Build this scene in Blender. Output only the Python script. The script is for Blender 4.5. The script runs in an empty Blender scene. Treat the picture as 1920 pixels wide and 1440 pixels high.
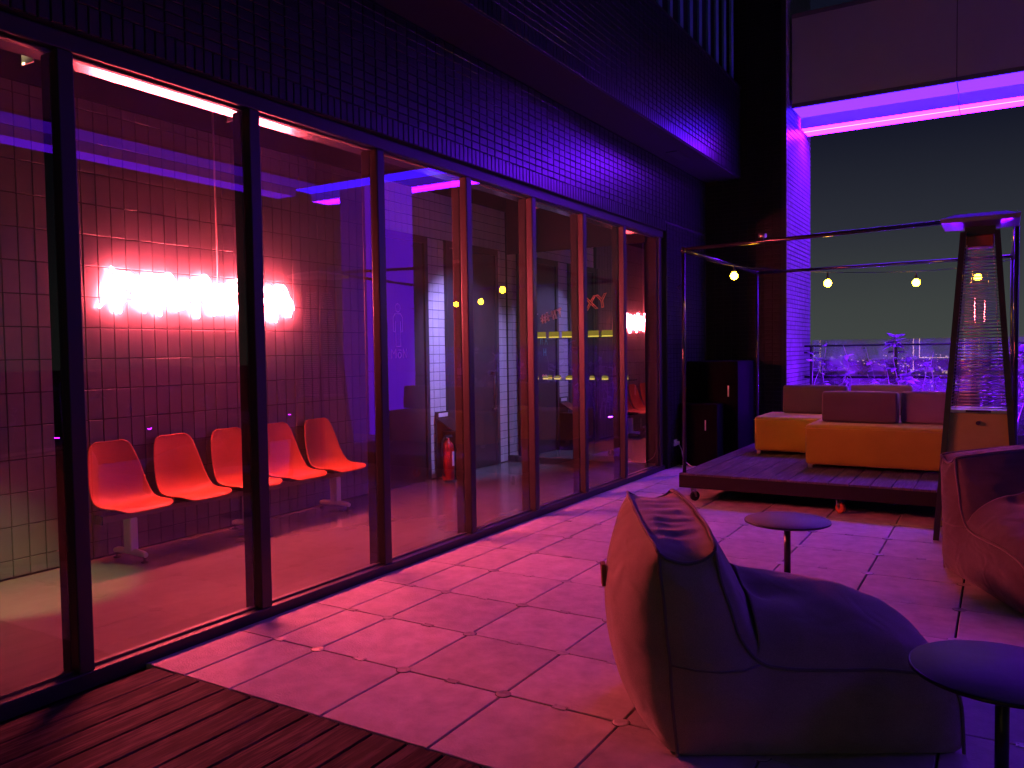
import bpy, bmesh, math, random
from mathutils import Vector, Matrix
R = random.Random(7)
D = bpy.data
SC = bpy.context.scene
COL = SC.collection
rad = math.radians

# ------------------------------------------------------------------ camera
CAM = Vector((3.198, -3.188, 1.620))
YAW, PITCH, ROLL = rad(-31.148), rad(-2.314), rad(-0.835)
FPX = 1514.6
cf = Vector((math.sin(YAW) * math.cos(PITCH), math.cos(YAW) * math.cos(PITCH), math.sin(PITCH)))
cr = Vector((math.cos(YAW), -math.sin(YAW), 0))
cu = cr.cross(cf)
cr2 = cr * math.cos(ROLL) + cu * math.sin(ROLL)
cu2 = -cr * math.sin(ROLL) + cu * math.cos(ROLL)
cam_d = D.cameras.new('camera')
cam_d.sensor_fit = 'HORIZONTAL'
cam_d.sensor_width = 36
cam_d.lens = 36 * FPX / 1920
cam_d.clip_start = 0.05
cam_d.clip_end = 6000
cam = D.objects.new('camera', cam_d)
COL.objects.link(cam)
m = Matrix((cr2, cu2, -cf)).transposed().to_4x4()
m.translation = CAM
cam.matrix_world = m
SC.camera = cam

# ------------------------------------------------------------------ world: city night sky
W = D.worlds.new('World')
SC.world = W
W.use_nodes = True
nt = W.node_tree
for n in list(nt.nodes):
    nt.nodes.remove(n)
wo = nt.nodes.new('ShaderNodeOutputWorld')
wb = nt.nodes.new('ShaderNodeBackground')
wt = nt.nodes.new('ShaderNodeTexCoord')
ws = nt.nodes.new('ShaderNodeSeparateXYZ')
wr = nt.nodes.new('ShaderNodeValToRGB')
nt.links.new(wt.outputs['Generated'], ws.inputs[0])
nt.links.new(ws.outputs['Z'], wr.inputs[0])
nt.links.new(wr.outputs[0], wb.inputs[0])
nt.links.new(wb.outputs[0], wo.inputs[0])
e = wr.color_ramp.elements
e[0].position = 0.0
e[0].color = (.052, .060, .055, 1)
e[1].position = 0.42
e[1].color = (.0035, .0040, .0120, 1)
k = e.new(0.045); k.color = (.045, .052, .050, 1)
k = e.new(0.133); k.color = (.023, .026, .036, 1)
k = e.new(0.245); k.color = (.0062, .0072, .0180, 1)
wb.inputs[1].default_value = 1.0

# ------------------------------------------------------------------ render
SC.view_settings.view_transform = 'Standard'
SC.view_settings.look = 'None'
SC.view_settings.exposure = 0.0
SC.view_settings.gamma = 1.0
SC.render.engine = 'CYCLES'
cy = SC.cycles
cy.use_denoising = True
try:
    cy.denoiser = 'OPENIMAGEDENOISE'
except Exception:
    pass
cy.max_bounces = 8
cy.diffuse_bounces = 3
cy.glossy_bounces = 5
cy.transmission_bounces = 6
cy.transparent_max_bounces = 24
cy.sample_clamp_indirect = 6.0
cy.caustics_reflective = False
cy.caustics_refractive = False
try:
    cy.use_light_tree = True
except Exception:
    pass

PURPLE = (.17, .0030, 1.0)
NEON = (1.0, .085, .115)
WARM = (1.0, .62, .22)


def proj(p):
    d = Vector(p) - CAM
    z = d.dot(cf)
    if z < .05:
        return None
    return 960 + FPX * d.dot(cr2) / z, 720 - FPX * d.dot(cu2) / z, z


# ------------------------------------------------------------------ materials
MATS = {}


def mat(name, col=(.5, .5, .5), rough=.6, metal=0.0, spec=.5, noise=0.0, nscale=8.0, bump=0.0, bscale=60.0,
        emit=None, estr=0.0, objoff=False, rnd=0.0, sheen=0.0, rvar=0.0, stretch=None, coat=0.0):
    if name in MATS:
        return MATS[name]
    M = D.materials.new(name)
    M.use_nodes = True
    t = M.node_tree
    b = t.nodes['Principled BSDF']
    L = t.links.new
    b.inputs['Roughness'].default_value = rough
    b.inputs['Metallic'].default_value = metal
    b.inputs['Specular IOR Level'].default_value = spec
    b.inputs['Base Color'].default_value = (*col, 1)
    if sheen:
        b.inputs['Sheen Weight'].default_value = sheen
        b.inputs['Sheen Roughness'].default_value = .5
    if coat:
        b.inputs['Coat Weight'].default_value = coat
        b.inputs['Coat Roughness'].default_value = .15
    if noise or bump or rvar:
        tc = t.nodes.new('ShaderNodeTexCoord')
        mp = t.nodes.new('ShaderNodeMapping')
        geo = t.nodes.new('ShaderNodeNewGeometry')
        if objoff:
            oi_ = t.nodes.new('ShaderNodeObjectInfo')
            mo_ = t.nodes.new('ShaderNodeMath'); mo_.operation = 'MULTIPLY'; mo_.inputs[1].default_value = 61.0
            cb_ = t.nodes.new('ShaderNodeCombineXYZ')
            av_ = t.nodes.new('ShaderNodeVectorMath'); av_.operation = 'ADD'
            L(oi_.outputs['Random'], mo_.inputs[0])
            for q_ in range(3):
                L(mo_.outputs[0], cb_.inputs[q_])
            L(geo.outputs['Position'], av_.inputs[0]); L(cb_.outputs[0], av_.inputs[1])
            L(av_.outputs[0], mp.inputs[0])
        else:
            L(geo.outputs['Position'], mp.inputs[0])
        if stretch:
            mp.inputs['Scale'].default_value = stretch
    src = None
    if noise or rvar:
        n1 = t.nodes.new('ShaderNodeTexNoise')
        n1.inputs['Scale'].default_value = nscale
        n1.inputs['Detail'].default_value = 6
        n1.inputs['Roughness'].default_value = .62
        L(mp.outputs[0], n1.inputs[0])
    if noise or rnd:
        hsv = t.nodes.new('ShaderNodeHueSaturation')
        hsv.inputs['Color'].default_value = (*col, 1)
        val = None
        if noise:
            mr = t.nodes.new('ShaderNodeMapRange')
            mr.inputs['From Min'].default_value = .28
            mr.inputs['From Max'].default_value = .72
            mr.inputs['To Min'].default_value = 1 - noise
            mr.inputs['To Max'].default_value = 1 + noise
            L(n1.outputs[0], mr.inputs[0])
            val = mr.outputs[0]
        if rnd:
            oi = t.nodes.new('ShaderNodeObjectInfo')
            m2 = t.nodes.new('ShaderNodeMapRange')
            m2.inputs['To Min'].default_value = 1 - rnd
            m2.inputs['To Max'].default_value = 1 + rnd
            L(oi.outputs['Random'], m2.inputs[0])
            if val is None:
                val = m2.outputs[0]
            else:
                mm = t.nodes.new('ShaderNodeMath')
                mm.operation = 'MULTIPLY'
                L(val, mm.inputs[0])
                L(m2.outputs[0], mm.inputs[1])
                val = mm.outputs[0]
        L(val, hsv.inputs['Value'])
        L(hsv.outputs[0], b.inputs['Base Color'])
    if rvar:
        m3 = t.nodes.new('ShaderNodeMapRange')
        m3.inputs['From Min'].default_value = .3
        m3.inputs['From Max'].default_value = .7
        m3.inputs['To Min'].default_value = max(.02, rough - rvar)
        m3.inputs['To Max'].default_value = rough + rvar
        L(n1.outputs[0], m3.inputs[0])
        L(m3.outputs[0], b.inputs['Roughness'])
    if bump:
        n2 = t.nodes.new('ShaderNodeTexNoise')
        n2.inputs['Scale'].default_value = bscale
        n2.inputs['Detail'].default_value = 4
        L(mp.outputs[0], n2.inputs[0])
        bp = t.nodes.new('ShaderNodeBump')
        bp.inputs['Strength'].default_value = bump
        bp.inputs['Distance'].default_value = .01
        L(n2.outputs[0], bp.inputs['Height'])
        L(bp.outputs[0], b.inputs['Normal'])
    if emit:
        b.inputs['Emission Color'].default_value = (*emit, 1)
        b.inputs['Emission Strength'].default_value = estr
    MATS[name] = M
    return M


def glass_mat(name, tint=(.93, .95, .94), f0=.06, dirt=.0, dirtcol=(.5, .5, .5), rough=0.0):
    if name in MATS:
        return MATS[name]
    M = D.materials.new(name)
    M.use_nodes = True
    t = M.node_tree
    L = t.links.new
    for n in list(t.nodes):
        t.nodes.remove(n)
    out = t.nodes.new('ShaderNodeOutputMaterial')
    tr = t.nodes.new('ShaderNodeBsdfTransparent')
    tr.inputs[0].default_value = (*tint, 1)
    gl = t.nodes.new('ShaderNodeBsdfGlossy')
    gl.inputs['Roughness'].default_value = rough
    gl.inputs[0].default_value = (1, 1, 1, 1)
    geo = t.nodes.new('ShaderNodeNewGeometry')
    dp = t.nodes.new('ShaderNodeVectorMath'); dp.operation = 'DOT_PRODUCT'
    L(geo.outputs['Normal'], dp.inputs[0]); L(geo.outputs['Incoming'], dp.inputs[1])
    ab = t.nodes.new('ShaderNodeMath'); ab.operation = 'ABSOLUTE'; L(dp.outputs['Value'], ab.inputs[0])
    om = t.nodes.new('ShaderNodeMath'); om.operation = 'SUBTRACT'; om.inputs[0].default_value = 1; L(ab.outputs[0], om.inputs[1])
    pw = t.nodes.new('ShaderNodeMath'); pw.operation = 'POWER'; L(om.outputs[0], pw.inputs[0]); pw.inputs[1].default_value = 5
    ma = t.nodes.new('ShaderNodeMath'); ma.operation = 'MULTIPLY_ADD'; L(pw.outputs[0], ma.inputs[0])
    ma.inputs[1].default_value = 1 - f0; ma.inputs[2].default_value = f0
    mx = t.nodes.new('ShaderNodeMixShader')
    L(ma.outputs[0], mx.inputs[0]); L(tr.outputs[0], mx.inputs[1]); L(gl.outputs[0], mx.inputs[2])
    last = mx.outputs[0]
    if dirt:
        df = t.nodes.new('ShaderNodeBsdfDiffuse'); df.inputs[0].default_value = (*dirtcol, 1)
        tl = t.nodes.new('ShaderNodeBsdfTranslucent'); tl.inputs[0].default_value = (*dirtcol, 1)
        ad = t.nodes.new('ShaderNodeMixShader'); ad.inputs[0].default_value = .5
        L(df.outputs[0], ad.inputs[1]); L(tl.outputs[0], ad.inputs[2])
        no = t.nodes.new('ShaderNodeTexNoise'); no.inputs['Scale'].default_value = 3; no.inputs['Detail'].default_value = 6
        L(geo.outputs['Position'], no.inputs[0])
        mr = t.nodes.new('ShaderNodeMapRange'); mr.inputs['From Min'].default_value = .3; mr.inputs['From Max'].default_value = .7
        mr.inputs['To Min'].default_value = dirt * .4; mr.inputs['To Max'].default_value = dirt * 1.6
        L(no.outputs[0], mr.inputs[0])
        m2 = t.nodes.new('ShaderNodeMixShader'); L(mr.outputs[0], m2.inputs[0])
        L(last, m2.inputs[1]); L(ad.outputs[0], m2.inputs[2])
        last = m2.outputs[0]
    L(last, out.inputs[0])
    MATS[name] = M
    return M


def emis(name, col, strength):
    if name in MATS:
        return MATS[name]
    M = D.materials.new(name)
    M.use_nodes = True
    t = M.node_tree
    b = t.nodes['Principled BSDF']
    b.inputs['Base Color'].default_value = (.02, .02, .02, 1)
    b.inputs['Specular IOR Level'].default_value = 0
    b.inputs['Emission Color'].default_value = (*col, 1)
    b.inputs['Emission Strength'].default_value = strength
    MATS[name] = M
    return M


def wood_mat(name, dark, light, rough=.75):
    M = D.materials.new(name)
    M.use_nodes = True
    t = M.node_tree
    L = t.links.new
    b = t.nodes['Principled BSDF']
    b.inputs['Roughness'].default_value = rough
    b.inputs['Specular IOR Level'].default_value = .08
    geo = t.nodes.new('ShaderNodeNewGeometry')
    oi = t.nodes.new('ShaderNodeObjectInfo')
    cb = t.nodes.new('ShaderNodeCombineXYZ')
    mu = t.nodes.new('ShaderNodeMath'); mu.operation = 'MULTIPLY'; mu.inputs[1].default_value = 37.0
    L(oi.outputs['Random'], mu.inputs[0]); L(mu.outputs[0], cb.inputs[1]); L(mu.outputs[0], cb.inputs[2])
    av = t.nodes.new('ShaderNodeVectorMath'); av.operation = 'ADD'
    L(geo.outputs['Position'], av.inputs[0]); L(cb.outputs[0], av.inputs[1])
    mp = t.nodes.new('ShaderNodeMapping'); mp.inputs['Scale'].default_value = (55, 3.2, 10)
    L(av.outputs[0], mp.inputs[0])
    n = t.nodes.new('ShaderNodeTexNoise'); n.inputs['Scale'].default_value = 1.0; n.inputs['Detail'].default_value = 5
    n.inputs['Distortion'].default_value = 1.2
    L(mp.outputs[0], n.inputs[0])
    mp2 = t.nodes.new('ShaderNodeMapping'); mp2.inputs['Scale'].default_value = (14, 2.2, 4)
    L(av.outputs[0], mp2.inputs[0])
    n2 = t.nodes.new('ShaderNodeTexNoise'); n2.inputs['Scale'].default_value = 1.3; n2.inputs['Detail'].default_value = 4
    L(mp2.outputs[0], n2.inputs[0])
    ad = t.nodes.new('ShaderNodeMath'); ad.operation = 'MULTIPLY'
    L(n.outputs[0], ad.inputs[0]); L(n2.outputs[0], ad.inputs[1])
    rp = t.nodes.new('ShaderNodeValToRGB')
    rp.color_ramp.elements[0].position = .22; rp.color_ramp.elements[0].color = (*dark, 1)
    rp.color_ramp.elements[1].position = .38; rp.color_ramp.elements[1].color = (*light, 1)
    L(ad.outputs[0], rp.inputs[0]); L(rp.outputs[0], b.inputs['Base Color'])
    bp = t.nodes.new('ShaderNodeBump'); bp.inputs['Strength'].default_value = .5; bp.inputs['Distance'].default_value = .004
    L(n.outputs[0], bp.inputs['Height']); L(bp.outputs[0], b.inputs['Normal'])
    MATS[name] = M
    return M


def fabric_mat(name, col, scale=900, var=.12, bump=.25, crease=0.0):
    M = D.materials.new(name)
    M.use_nodes = True
    t = M.node_tree
    L = t.links.new
    b = t.nodes['Principled BSDF']
    b.inputs['Roughness'].default_value = .92
    b.inputs['Specular IOR Level'].default_value = .15
    b.inputs['Sheen Weight'].default_value = .35
    tc = t.nodes.new('ShaderNodeTexCoord')
    n = t.nodes.new('ShaderNodeTexNoise'); n.inputs['Scale'].default_value = 3.5; n.inputs['Detail'].default_value = 5
    L(tc.outputs['Object'], n.inputs[0])
    w = t.nodes.new('ShaderNodeTexNoise'); w.inputs['Scale'].default_value = scale * .35; w.inputs['Detail'].default_value = 2
    L(tc.outputs['Object'], w.inputs[0])
    ad = t.nodes.new('ShaderNodeMath'); ad.operation = 'ADD'; L(n.outputs[0], ad.inputs[0]); L(w.outputs[0], ad.inputs[1])
    mr = t.nodes.new('ShaderNodeMapRange'); mr.inputs['From Min'].default_value = .6; mr.inputs['From Max'].default_value = 1.4
    mr.inputs['To Min'].default_value = 1 - var * 2; mr.inputs['To Max'].default_value = 1 + var * 2
    L(ad.outputs[0], mr.inputs[0])
    h = t.nodes.new('ShaderNodeHueSaturation'); h.inputs['Color'].default_value = (*col, 1)
    L(mr.outputs[0], h.inputs['Value']); L(h.outputs[0], b.inputs['Base Color'])
    bp = t.nodes.new('ShaderNodeBump'); bp.inputs['Strength'].default_value = bump; bp.inputs['Distance'].default_value = .003
    L(w.outputs[0], bp.inputs['Height']); L(bp.outputs[0], b.inputs['Normal'])
    if crease:
        c_ = t.nodes.new('ShaderNodeTexNoise'); c_.inputs['Scale'].default_value = 5; c_.inputs['Detail'].default_value = 1.2
        c_.inputs['Distortion'].default_value = .9
        mp = t.nodes.new('ShaderNodeMapping'); mp.inputs['Scale'].default_value = (1, .8, 1.7)
        L(tc.outputs['Object'], mp.inputs[0]); L(mp.outputs[0], c_.inputs[0])
        b2 = t.nodes.new('ShaderNodeBump'); b2.inputs['Strength'].default_value = crease; b2.inputs['Distance'].default_value = .03
        L(c_.outputs[0], b2.inputs['Height']); L(b2.outputs[0], bp.inputs['Normal'])
    MATS[name] = M
    return M


M_brick = mat('glazed_brick', (.017, .016, .019), .31, spec=.6, noise=.25, nscale=5, rnd=.45, bump=.025, bscale=40)
M_brick_r = mat('glazed_brick_lit_tone', (.26, .25, .26), .36, spec=.6, noise=.2, nscale=5, rnd=.2, bump=.025, bscale=40)  # same brick; purple light on the reveal put into a paler base colour
M_mortar = mat('mortar', (.02, .02, .022), .9)
M_tile = mat('wall_tile', (.16, .15, .15), .36, spec=.5, noise=.10, nscale=2.2, rnd=.06)
M_grout = mat('tile_grout', (.018, .016, .016), .9)
M_tile_w = mat('white_wall_tile', (.60, .59, .60), .22, spec=.5, noise=.06, nscale=2.2, rnd=.04)
M_grout_w = mat('dark_tile_joint', (.06, .055, .06), .9)
M_pave = mat('concrete_paver', (.48, .465, .45), .78, spec=.3, noise=.20, nscale=9, objoff=True, rnd=.11, bump=.3, bscale=90)
M_sub = mat('paver_bed', (.02, .02, .02), .95)
M_frame = mat('dark_aluminium', (.030, .029, .031), .42, metal=.0, spec=.35)
M_fin = mat('bronze_aluminium', (.022, .021, .018), .65, metal=.0, spec=.08, noise=.05)
M_conc = mat('polished_concrete', (.155, .145, .13), .20, spec=.5, noise=.15, nscale=1.6, stretch=(1, .45, 1), rvar=.03, bump=.03, bscale=14)
M_black = mat('black_paint', (.012, .011, .012), .75)
M_door = mat('dark_door_paint', (.045, .04, .045), .38, spec=.5, noise=.08)
M_blackmetal = mat('black_metal', (.015, .015, .016), .33, spec=.6)
M_pipe = mat('black_steel_pipe', (.012, .012, .013), .22, spec=.7)
M_steel = mat('steel', (.55, .54, .52), .35, metal=1.0)
M_galv = mat('galvanised', (.42, .41, .40), .6, metal=.5, noise=.25, nscale=9, rnd=.35)
M_legpaint = mat('pale_leg_paint', (.75, .74, .66), .45)
M_red = mat('chair_plastic', (.46, .14, .045), .48, spec=.2, noise=.03)
M_fire = mat('extinguisher_red', (.36, .02, .012), .25, spec=.6)
M_white = mat('white_plastic', (.75, .75, .75), .5)
M_fascia = mat('fascia_panel', (.44, .40, .40), .16, spec=.5, noise=.05, nscale=1.2)
M_trim = mat('fascia_trim', (.14, .13, .13), .5)
M_purplepaint = mat('beam_side_paint', (.55, .53, .55), .5)
M_yellow = fabric_mat('yellow_fabric', (.37, .34, .025), 700, .06, .15)
M_mauve = fabric_mat('mauve_fabric', (.105, .078, .10), 700, .06, .15)
M_mauve2 = fabric_mat('pale_mauve_fabric', (.18, .135, .20), 700, .06, .15)
M_bag = fabric_mat('beanbag_fabric', (.31, .25, .205), 900, .18, .5, .6)
M_bagd = fabric_mat('dark_beanbag_fabric', (.095, .076, .076), 900, .18, .5, .6)
M_bag2 = fabric_mat('beanbag_piping', (.16, .13, .13), 900, .10, .3)
M_top = mat('table_top', (.13, .125, .13), .55, spec=.35, noise=.08, nscale=40)
M_deck = wood_mat('deck_board', (.020, .014, .013), (.105, .077, .070))
M_stage = wood_mat('stage_board', (.10, .085, .09), (.16, .14, .145), .65)
M_orange = mat('orange_wheel', (.45, .10, .02), .5)
M_rubber = mat('rubber', (.02, .02, .02), .7)
M_brass = mat('heater_panel', (.34, .42, .07), .5, metal=.1, noise=.15, nscale=3)
M_leaf = D.materials.new('leaf')
M_leaf.use_nodes = True
_t = M_leaf.node_tree
for _n in list(_t.nodes):
    _t.nodes.remove(_n)
_o = _t.nodes.new('ShaderNodeOutputMaterial'); _d = _t.nodes.new('ShaderNodeBsdfDiffuse'); _tr = _t.nodes.new('ShaderNodeBsdfTranslucent')
_m = _t.nodes.new('ShaderNodeMixShader'); _m.inputs[0].default_value = .45
_oi = _t.nodes.new('ShaderNodeObjectInfo'); _h = _t.nodes.new('ShaderNodeHueSaturation'); _h.inputs['Color'].default_value = (.34, .36, .40, 1)
_mr = _t.nodes.new('ShaderNodeMapRange'); _mr.inputs['To Min'].default_value = .6; _mr.inputs['To Max'].default_value = 1.4
_t.links.new(_oi.outputs['Random'], _mr.inputs[0]); _t.links.new(_mr.outputs[0], _h.inputs['Value'])
_t.links.new(_h.outputs[0], _d.inputs[0]); _t.links.new(_h.outputs[0], _tr.inputs[0])
_t.links.new(_d.outputs[0], _m.inputs[1]); _t.links.new(_tr.outputs[0], _m.inputs[2]); _t.links.new(_m.outputs[0], _o.inputs[0])
M_stem = mat('stem', (.38, .34, .36), .7)
M_planter = mat('planter', (.05, .05, .05), .7)
M_soil = mat('soil', (.03, .025, .02), .95)
M_louver = mat('louvre_teal_lit_tone', (.13, .33, .38), .35, spec=.6)  # teal light falling on the slats is put into their base colour
M_glass = glass_mat('window_glass', (.90, .92, .91), .085, .012, (.5, .5, .5))
M_rglass = glass_mat('railing_glass', (.90, .91, .93), .075, .21, (.75, .75, .8))
M_tube = glass_mat('heater_glass', (.92, .92, .92), .22)
M_wire = mat('bright_wire', (.62, .60, .60), .3, spec=.8)
M_mirror = mat('mirror_silver', (.72, .72, .72), .015, metal=1.0)
M_paint = mat('white_marker', (.75, .75, .78), .6)
M_paint_o = mat('orange_marker', (.9, .38, .2), .6)
M_paint_g = mat('green_marker', (.15, .6, .45), .6)
M_roomdark = mat('ceiling_black', (.010, .009, .010), .85)
M_city = mat('city_concrete', (.05, .05, .052), .8, noise=.3, nscale=.05, rnd=.4)
M_ground = mat('city_ground', (.012, .013, .013), .95)
E_neon = emis('neon_glow', NEON, 560.0)
E_led = emis('led_diffuser', PURPLE, 64.0)
E_ledcore = emis('led_core', (.30, .014, 1.0), 80.0)
E_upper = emis('upper_diffuser', (.034, .005, 1.0), 12.0)
E_outer = emis('outer_led_diffuser', (.14, .006, 1.0), 4.5)
E_outer2 = emis('outer_upper_diffuser', (.14, .006, 1.0), 1.8)
E_bulb = emis('bulb_glow', (1.0, .52, .012), 130.0)
E_amber2 = emis('amber_reflection_dim', (1.0, .75, .06), .22)  # no lamp: amber reflection in the window glass built as emission
E_amber = emis('amber_reflection_glow', (1.0, .75, .10), 1.1)
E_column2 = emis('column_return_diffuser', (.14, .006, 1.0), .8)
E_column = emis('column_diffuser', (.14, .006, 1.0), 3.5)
E_yline = emis('yellow_led_line', (1.0, .70, .18), 6.0)
E_win = emis('lit_window', (1.0, .72, .30), 1.6)
E_win2 = emis('cool_window', (.55, .8, 1.0), 1.2)
E_blue = emis('blue_lens', (.35, .35, 1.0), 14.0)
E_spot = emis('warm_lens', (1.0, .85, .45), 6.0)


# ------------------------------------------------------------------ mesh helpers
class MB:
    def __init__(s):
        s.v = []
        s.f = []
        s.sm = []

    def add(s, vs, fs, smooth=False):
        o = len(s.v)
        s.v += [tuple(v) for v in vs]
        s.f += [tuple(i + o for i in f) for f in fs]
        s.sm += [smooth] * len(fs)
        return s

    def box(s, x0, x1, y0, y1, z0, z1):
        vs = [(x, y, z) for x in (x0, x1) for y in (y0, y1) for z in (z0, z1)]
        return s.add(vs, [(0, 1, 3, 2), (4, 6, 7, 5), (0, 4, 5, 1), (2, 3, 7, 6), (0, 2, 6, 4), (1, 5, 7, 3)])

    def tube(s, path, r, n=8, closed=False, caps=True, smooth=True):
        P = [Vector(p) for p in path]
        N = len(P)
        rr = r if isinstance(r, (list, tuple)) else [r] * N
        t0 = (P[1] - P[0]).normalized()
        up = Vector((0, 0, 1)) if abs(t0.z) < .9 else Vector((1, 0, 0))
        nrm = t0.cross(up).normalized()
        vs = []
        pt = t0
        for i in range(N):
            if closed:
                t = (P[(i + 1) % N] - P[i - 1]).normalized()
            elif i == 0:
                t = t0
            elif i == N - 1:
                t = (P[i] - P[i - 1]).normalized()
            else:
                t = ((P[i + 1] - P[i]).normalized() + (P[i] - P[i - 1]).normalized())
                t = t.normalized() if t.length > 1e-6 else (P[i + 1] - P[i]).normalized()
            ax = pt.cross(t)
            if ax.length > 1e-7:
                nrm = Matrix.Rotation(pt.angle(t), 3, ax.normalized()) @ nrm
            nrm = (nrm - t * nrm.dot(t)).normalized()
            b = t.cross(nrm)
            pt = t
            for k in range(n):
                a = 2 * math.pi * k / n
                vs.append(P[i] + (nrm * math.cos(a) + b * math.sin(a)) * rr[i])
        fs = []
        for i in range(N if closed else N - 1):
            j = (i + 1) % N
            for k in range(n):
                fs.append((i * n + k, i * n + (k + 1) % n, j * n + (k + 1) % n, j * n + k))
        s.add(vs, fs, smooth)
        if caps and not closed:
            o = len(s.v) - N * n
            s.f += [tuple(o + k for k in reversed(range(n))), tuple(o + (N - 1) * n + k for k in range(n))]
            s.sm += [False, False]
        return s

    def lathe(s, prof, c=(0, 0, 0), n=24, smooth=True):
        vs = []
        for r, z in prof:
            for k in range(n):
                a = 2 * math.pi * k / n
                vs.append((c[0] + r * math.cos(a), c[1] + r * math.sin(a), c[2] + z))
        fs = []
        for i in range(len(prof) - 1):
            for k in range(n):
                fs.append((i * n + k, i * n + (k + 1) % n, (i + 1) * n + (k + 1) % n, (i + 1) * n + k))
        s.add(vs, fs, smooth)
        o = len(s.v) - len(prof) * n
        if prof[0][0] > 1e-6:
            s.f.append(tuple(o + k for k in reversed(range(n)))); s.sm.append(False)
        if prof[-1][0] > 1e-6:
            s.f.append(tuple(o + (len(prof) - 1) * n + k for k in range(n))); s.sm.append(False)
        return s

    def mesh(s, name):
        me = D.meshes.new(name)
        me.from_pydata(s.v, [], s.f)
        me.polygons.foreach_set('use_smooth', s.sm)
        me.update()
        return me


def link(name, me, m=None, parent=None, loc=(0, 0, 0), rot=(0, 0, 0), bevel=0.0, segs=2):
    if isinstance(me, MB):
        me = me.mesh(name)
    if m is not None and not me.materials:
        me.materials.append(m)
    o = D.objects.new(name, me)
    COL.objects.link(o)
    o.parent = parent
    o.location = loc
    o.rotation_euler = rot
    if bevel:
        b = o.modifiers.new('bevel', 'BEVEL')
        b.width = bevel
        b.segments = segs
        b.limit_method = 'ANGLE'
        b.angle_limit = rad(40)
    return o


def part(name, me, m, parent, **k):
    return link(name, me, m, parent, **k)


def boxpart(name, x0, x1, y0, y1, z0, z1, m, parent, bevel=0.0, segs=2):
    p = parent
    return link(name, MB().box(x0, x1, y0, y1, z0, z1), m, p, bevel=bevel, segs=segs)


def thing(name, label, cat, loc=(0, 0, 0), rotz=0.0, group=None):
    o = D.objects.new(name, None)
    COL.objects.link(o)
    o.empty_display_size = .1
    o.location = loc
    o.rotation_euler = (0, 0, rotz)
    o['label'] = label
    o['category'] = cat
    if group:
        o['group'] = group
    return o


def tag(o, label, cat, group=None):
    o['label'] = label
    o['category'] = cat
    if group:
        o['group'] = group
    return o


def struct(o, label=None, cat=None):
    o['kind'] = 'structure'
    if label:
        o['label'] = label
    if cat:
        o['category'] = cat
    return o


def copy_tree(o, parent=None):
    c = o.copy()
    COL.objects.link(c)
    c.parent = parent
    for ch in list(o.children):
        copy_tree(ch, c)
    return c


def brick_mesh(name, w, h, d, ch=.003):
    """front faces +X; local y in +-w/2, z in +-h/2, x from 0 to d"""
    b = MB()
    ys, zs = w / 2, h / 2
    back = [(0, -ys, -zs), (0, ys, -zs), (0, ys, zs), (0, -ys, zs)]
    mid = [(d - ch, -ys, -zs), (d - ch, ys, -zs), (d - ch, ys, zs), (d - ch, -ys, zs)]
    fr = [(d, -ys + ch, -zs + ch), (d, ys - ch, -zs + ch), (d, ys - ch, zs - ch), (d, -ys + ch, zs - ch)]
    b.add(back + mid + fr, [(0, 1, 5, 4), (1, 2, 6, 5), (2, 3, 7, 6), (3, 0, 4, 7),
                            (4, 5, 9, 8), (5, 6, 10, 9), (6, 7, 11, 10), (7, 4, 8, 11), (8, 9, 10, 11)])
    return b


def lay(parent, pieces, m, name, nmax=300, rest_name=None):
    """pieces: list of (pos, (w,h,d), rotz). The largest in view become single parts, the rest one stuff part."""
    sc = []
    for i, (p, dim, rz) in enumerate(pieces):
        q = proj(p)
        if q is None or not (-40 < q[0] < 1960 and -40 < q[1] < 1480):
            sc.append((-1, i))
            continue
        n = Matrix.Rotation(rz, 3, 'Z') @ Vector((1, 0, 0))
        c = max(0.0, (CAM - Vector(p)).normalized().dot(n))
        sc.append((dim[0] * dim[1] * c / q[2] ** 2, i))
    sc.sort(reverse=True)
    single = [i for s_, i in sc[:nmax] if s_ > 0]
    sset = set(single)
    cache = {}
    for i in single:
        p, dim, rz = pieces[i]
        key = tuple(round(x, 4) for x in dim)
        if key not in cache:
            me = brick_mesh(name, *dim).mesh(name)
            me.materials.append(m)
            cache[key] = me
        o = D.objects.new(name, cache[key])
        COL.objects.link(o)
        o.parent = parent
        o.location = (p[0], p[1], p[2])
        n = Matrix.Rotation(rz, 3, 'Z') @ Vector((1, 0, 0))
        o.location += n * R.uniform(-.0016, .0006)
        o.rotation_euler = (R.uniform(-.003, .003), R.uniform(-.006, .006), rz + R.uniform(-.006, .006))
    rest = [i for i in range(len(pieces)) if i not in sset]
    if rest:
        b = MB()
        for i in rest:
            p, dim, rz = pieces[i]
            bb = brick_mesh(name, *dim)
            rm = Matrix.Rotation(rz, 3, 'Z')
            jit = R.uniform(-.0016, .0006)
            b.add([rm @ (Vector(v) + Vector((jit, 0, 0))) + Vector(p) for v in bb.v], bb.f)
        o = link(rest_name or name + '_field', b, m, parent)
        o['kind'] = 'stuff'


# ================================================================== SETTING
# ---- city ground far below
g = link('city_ground', MB().box(-3000, 3000, -3000, 3000, -46, -45), M_ground)
struct(g)
# roof slab under the terrace
slab = link('roof_slab', MB().box(-6, 8.2, -9, 10.9, -.5, -.05), M_sub)
struct(slab)

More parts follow.
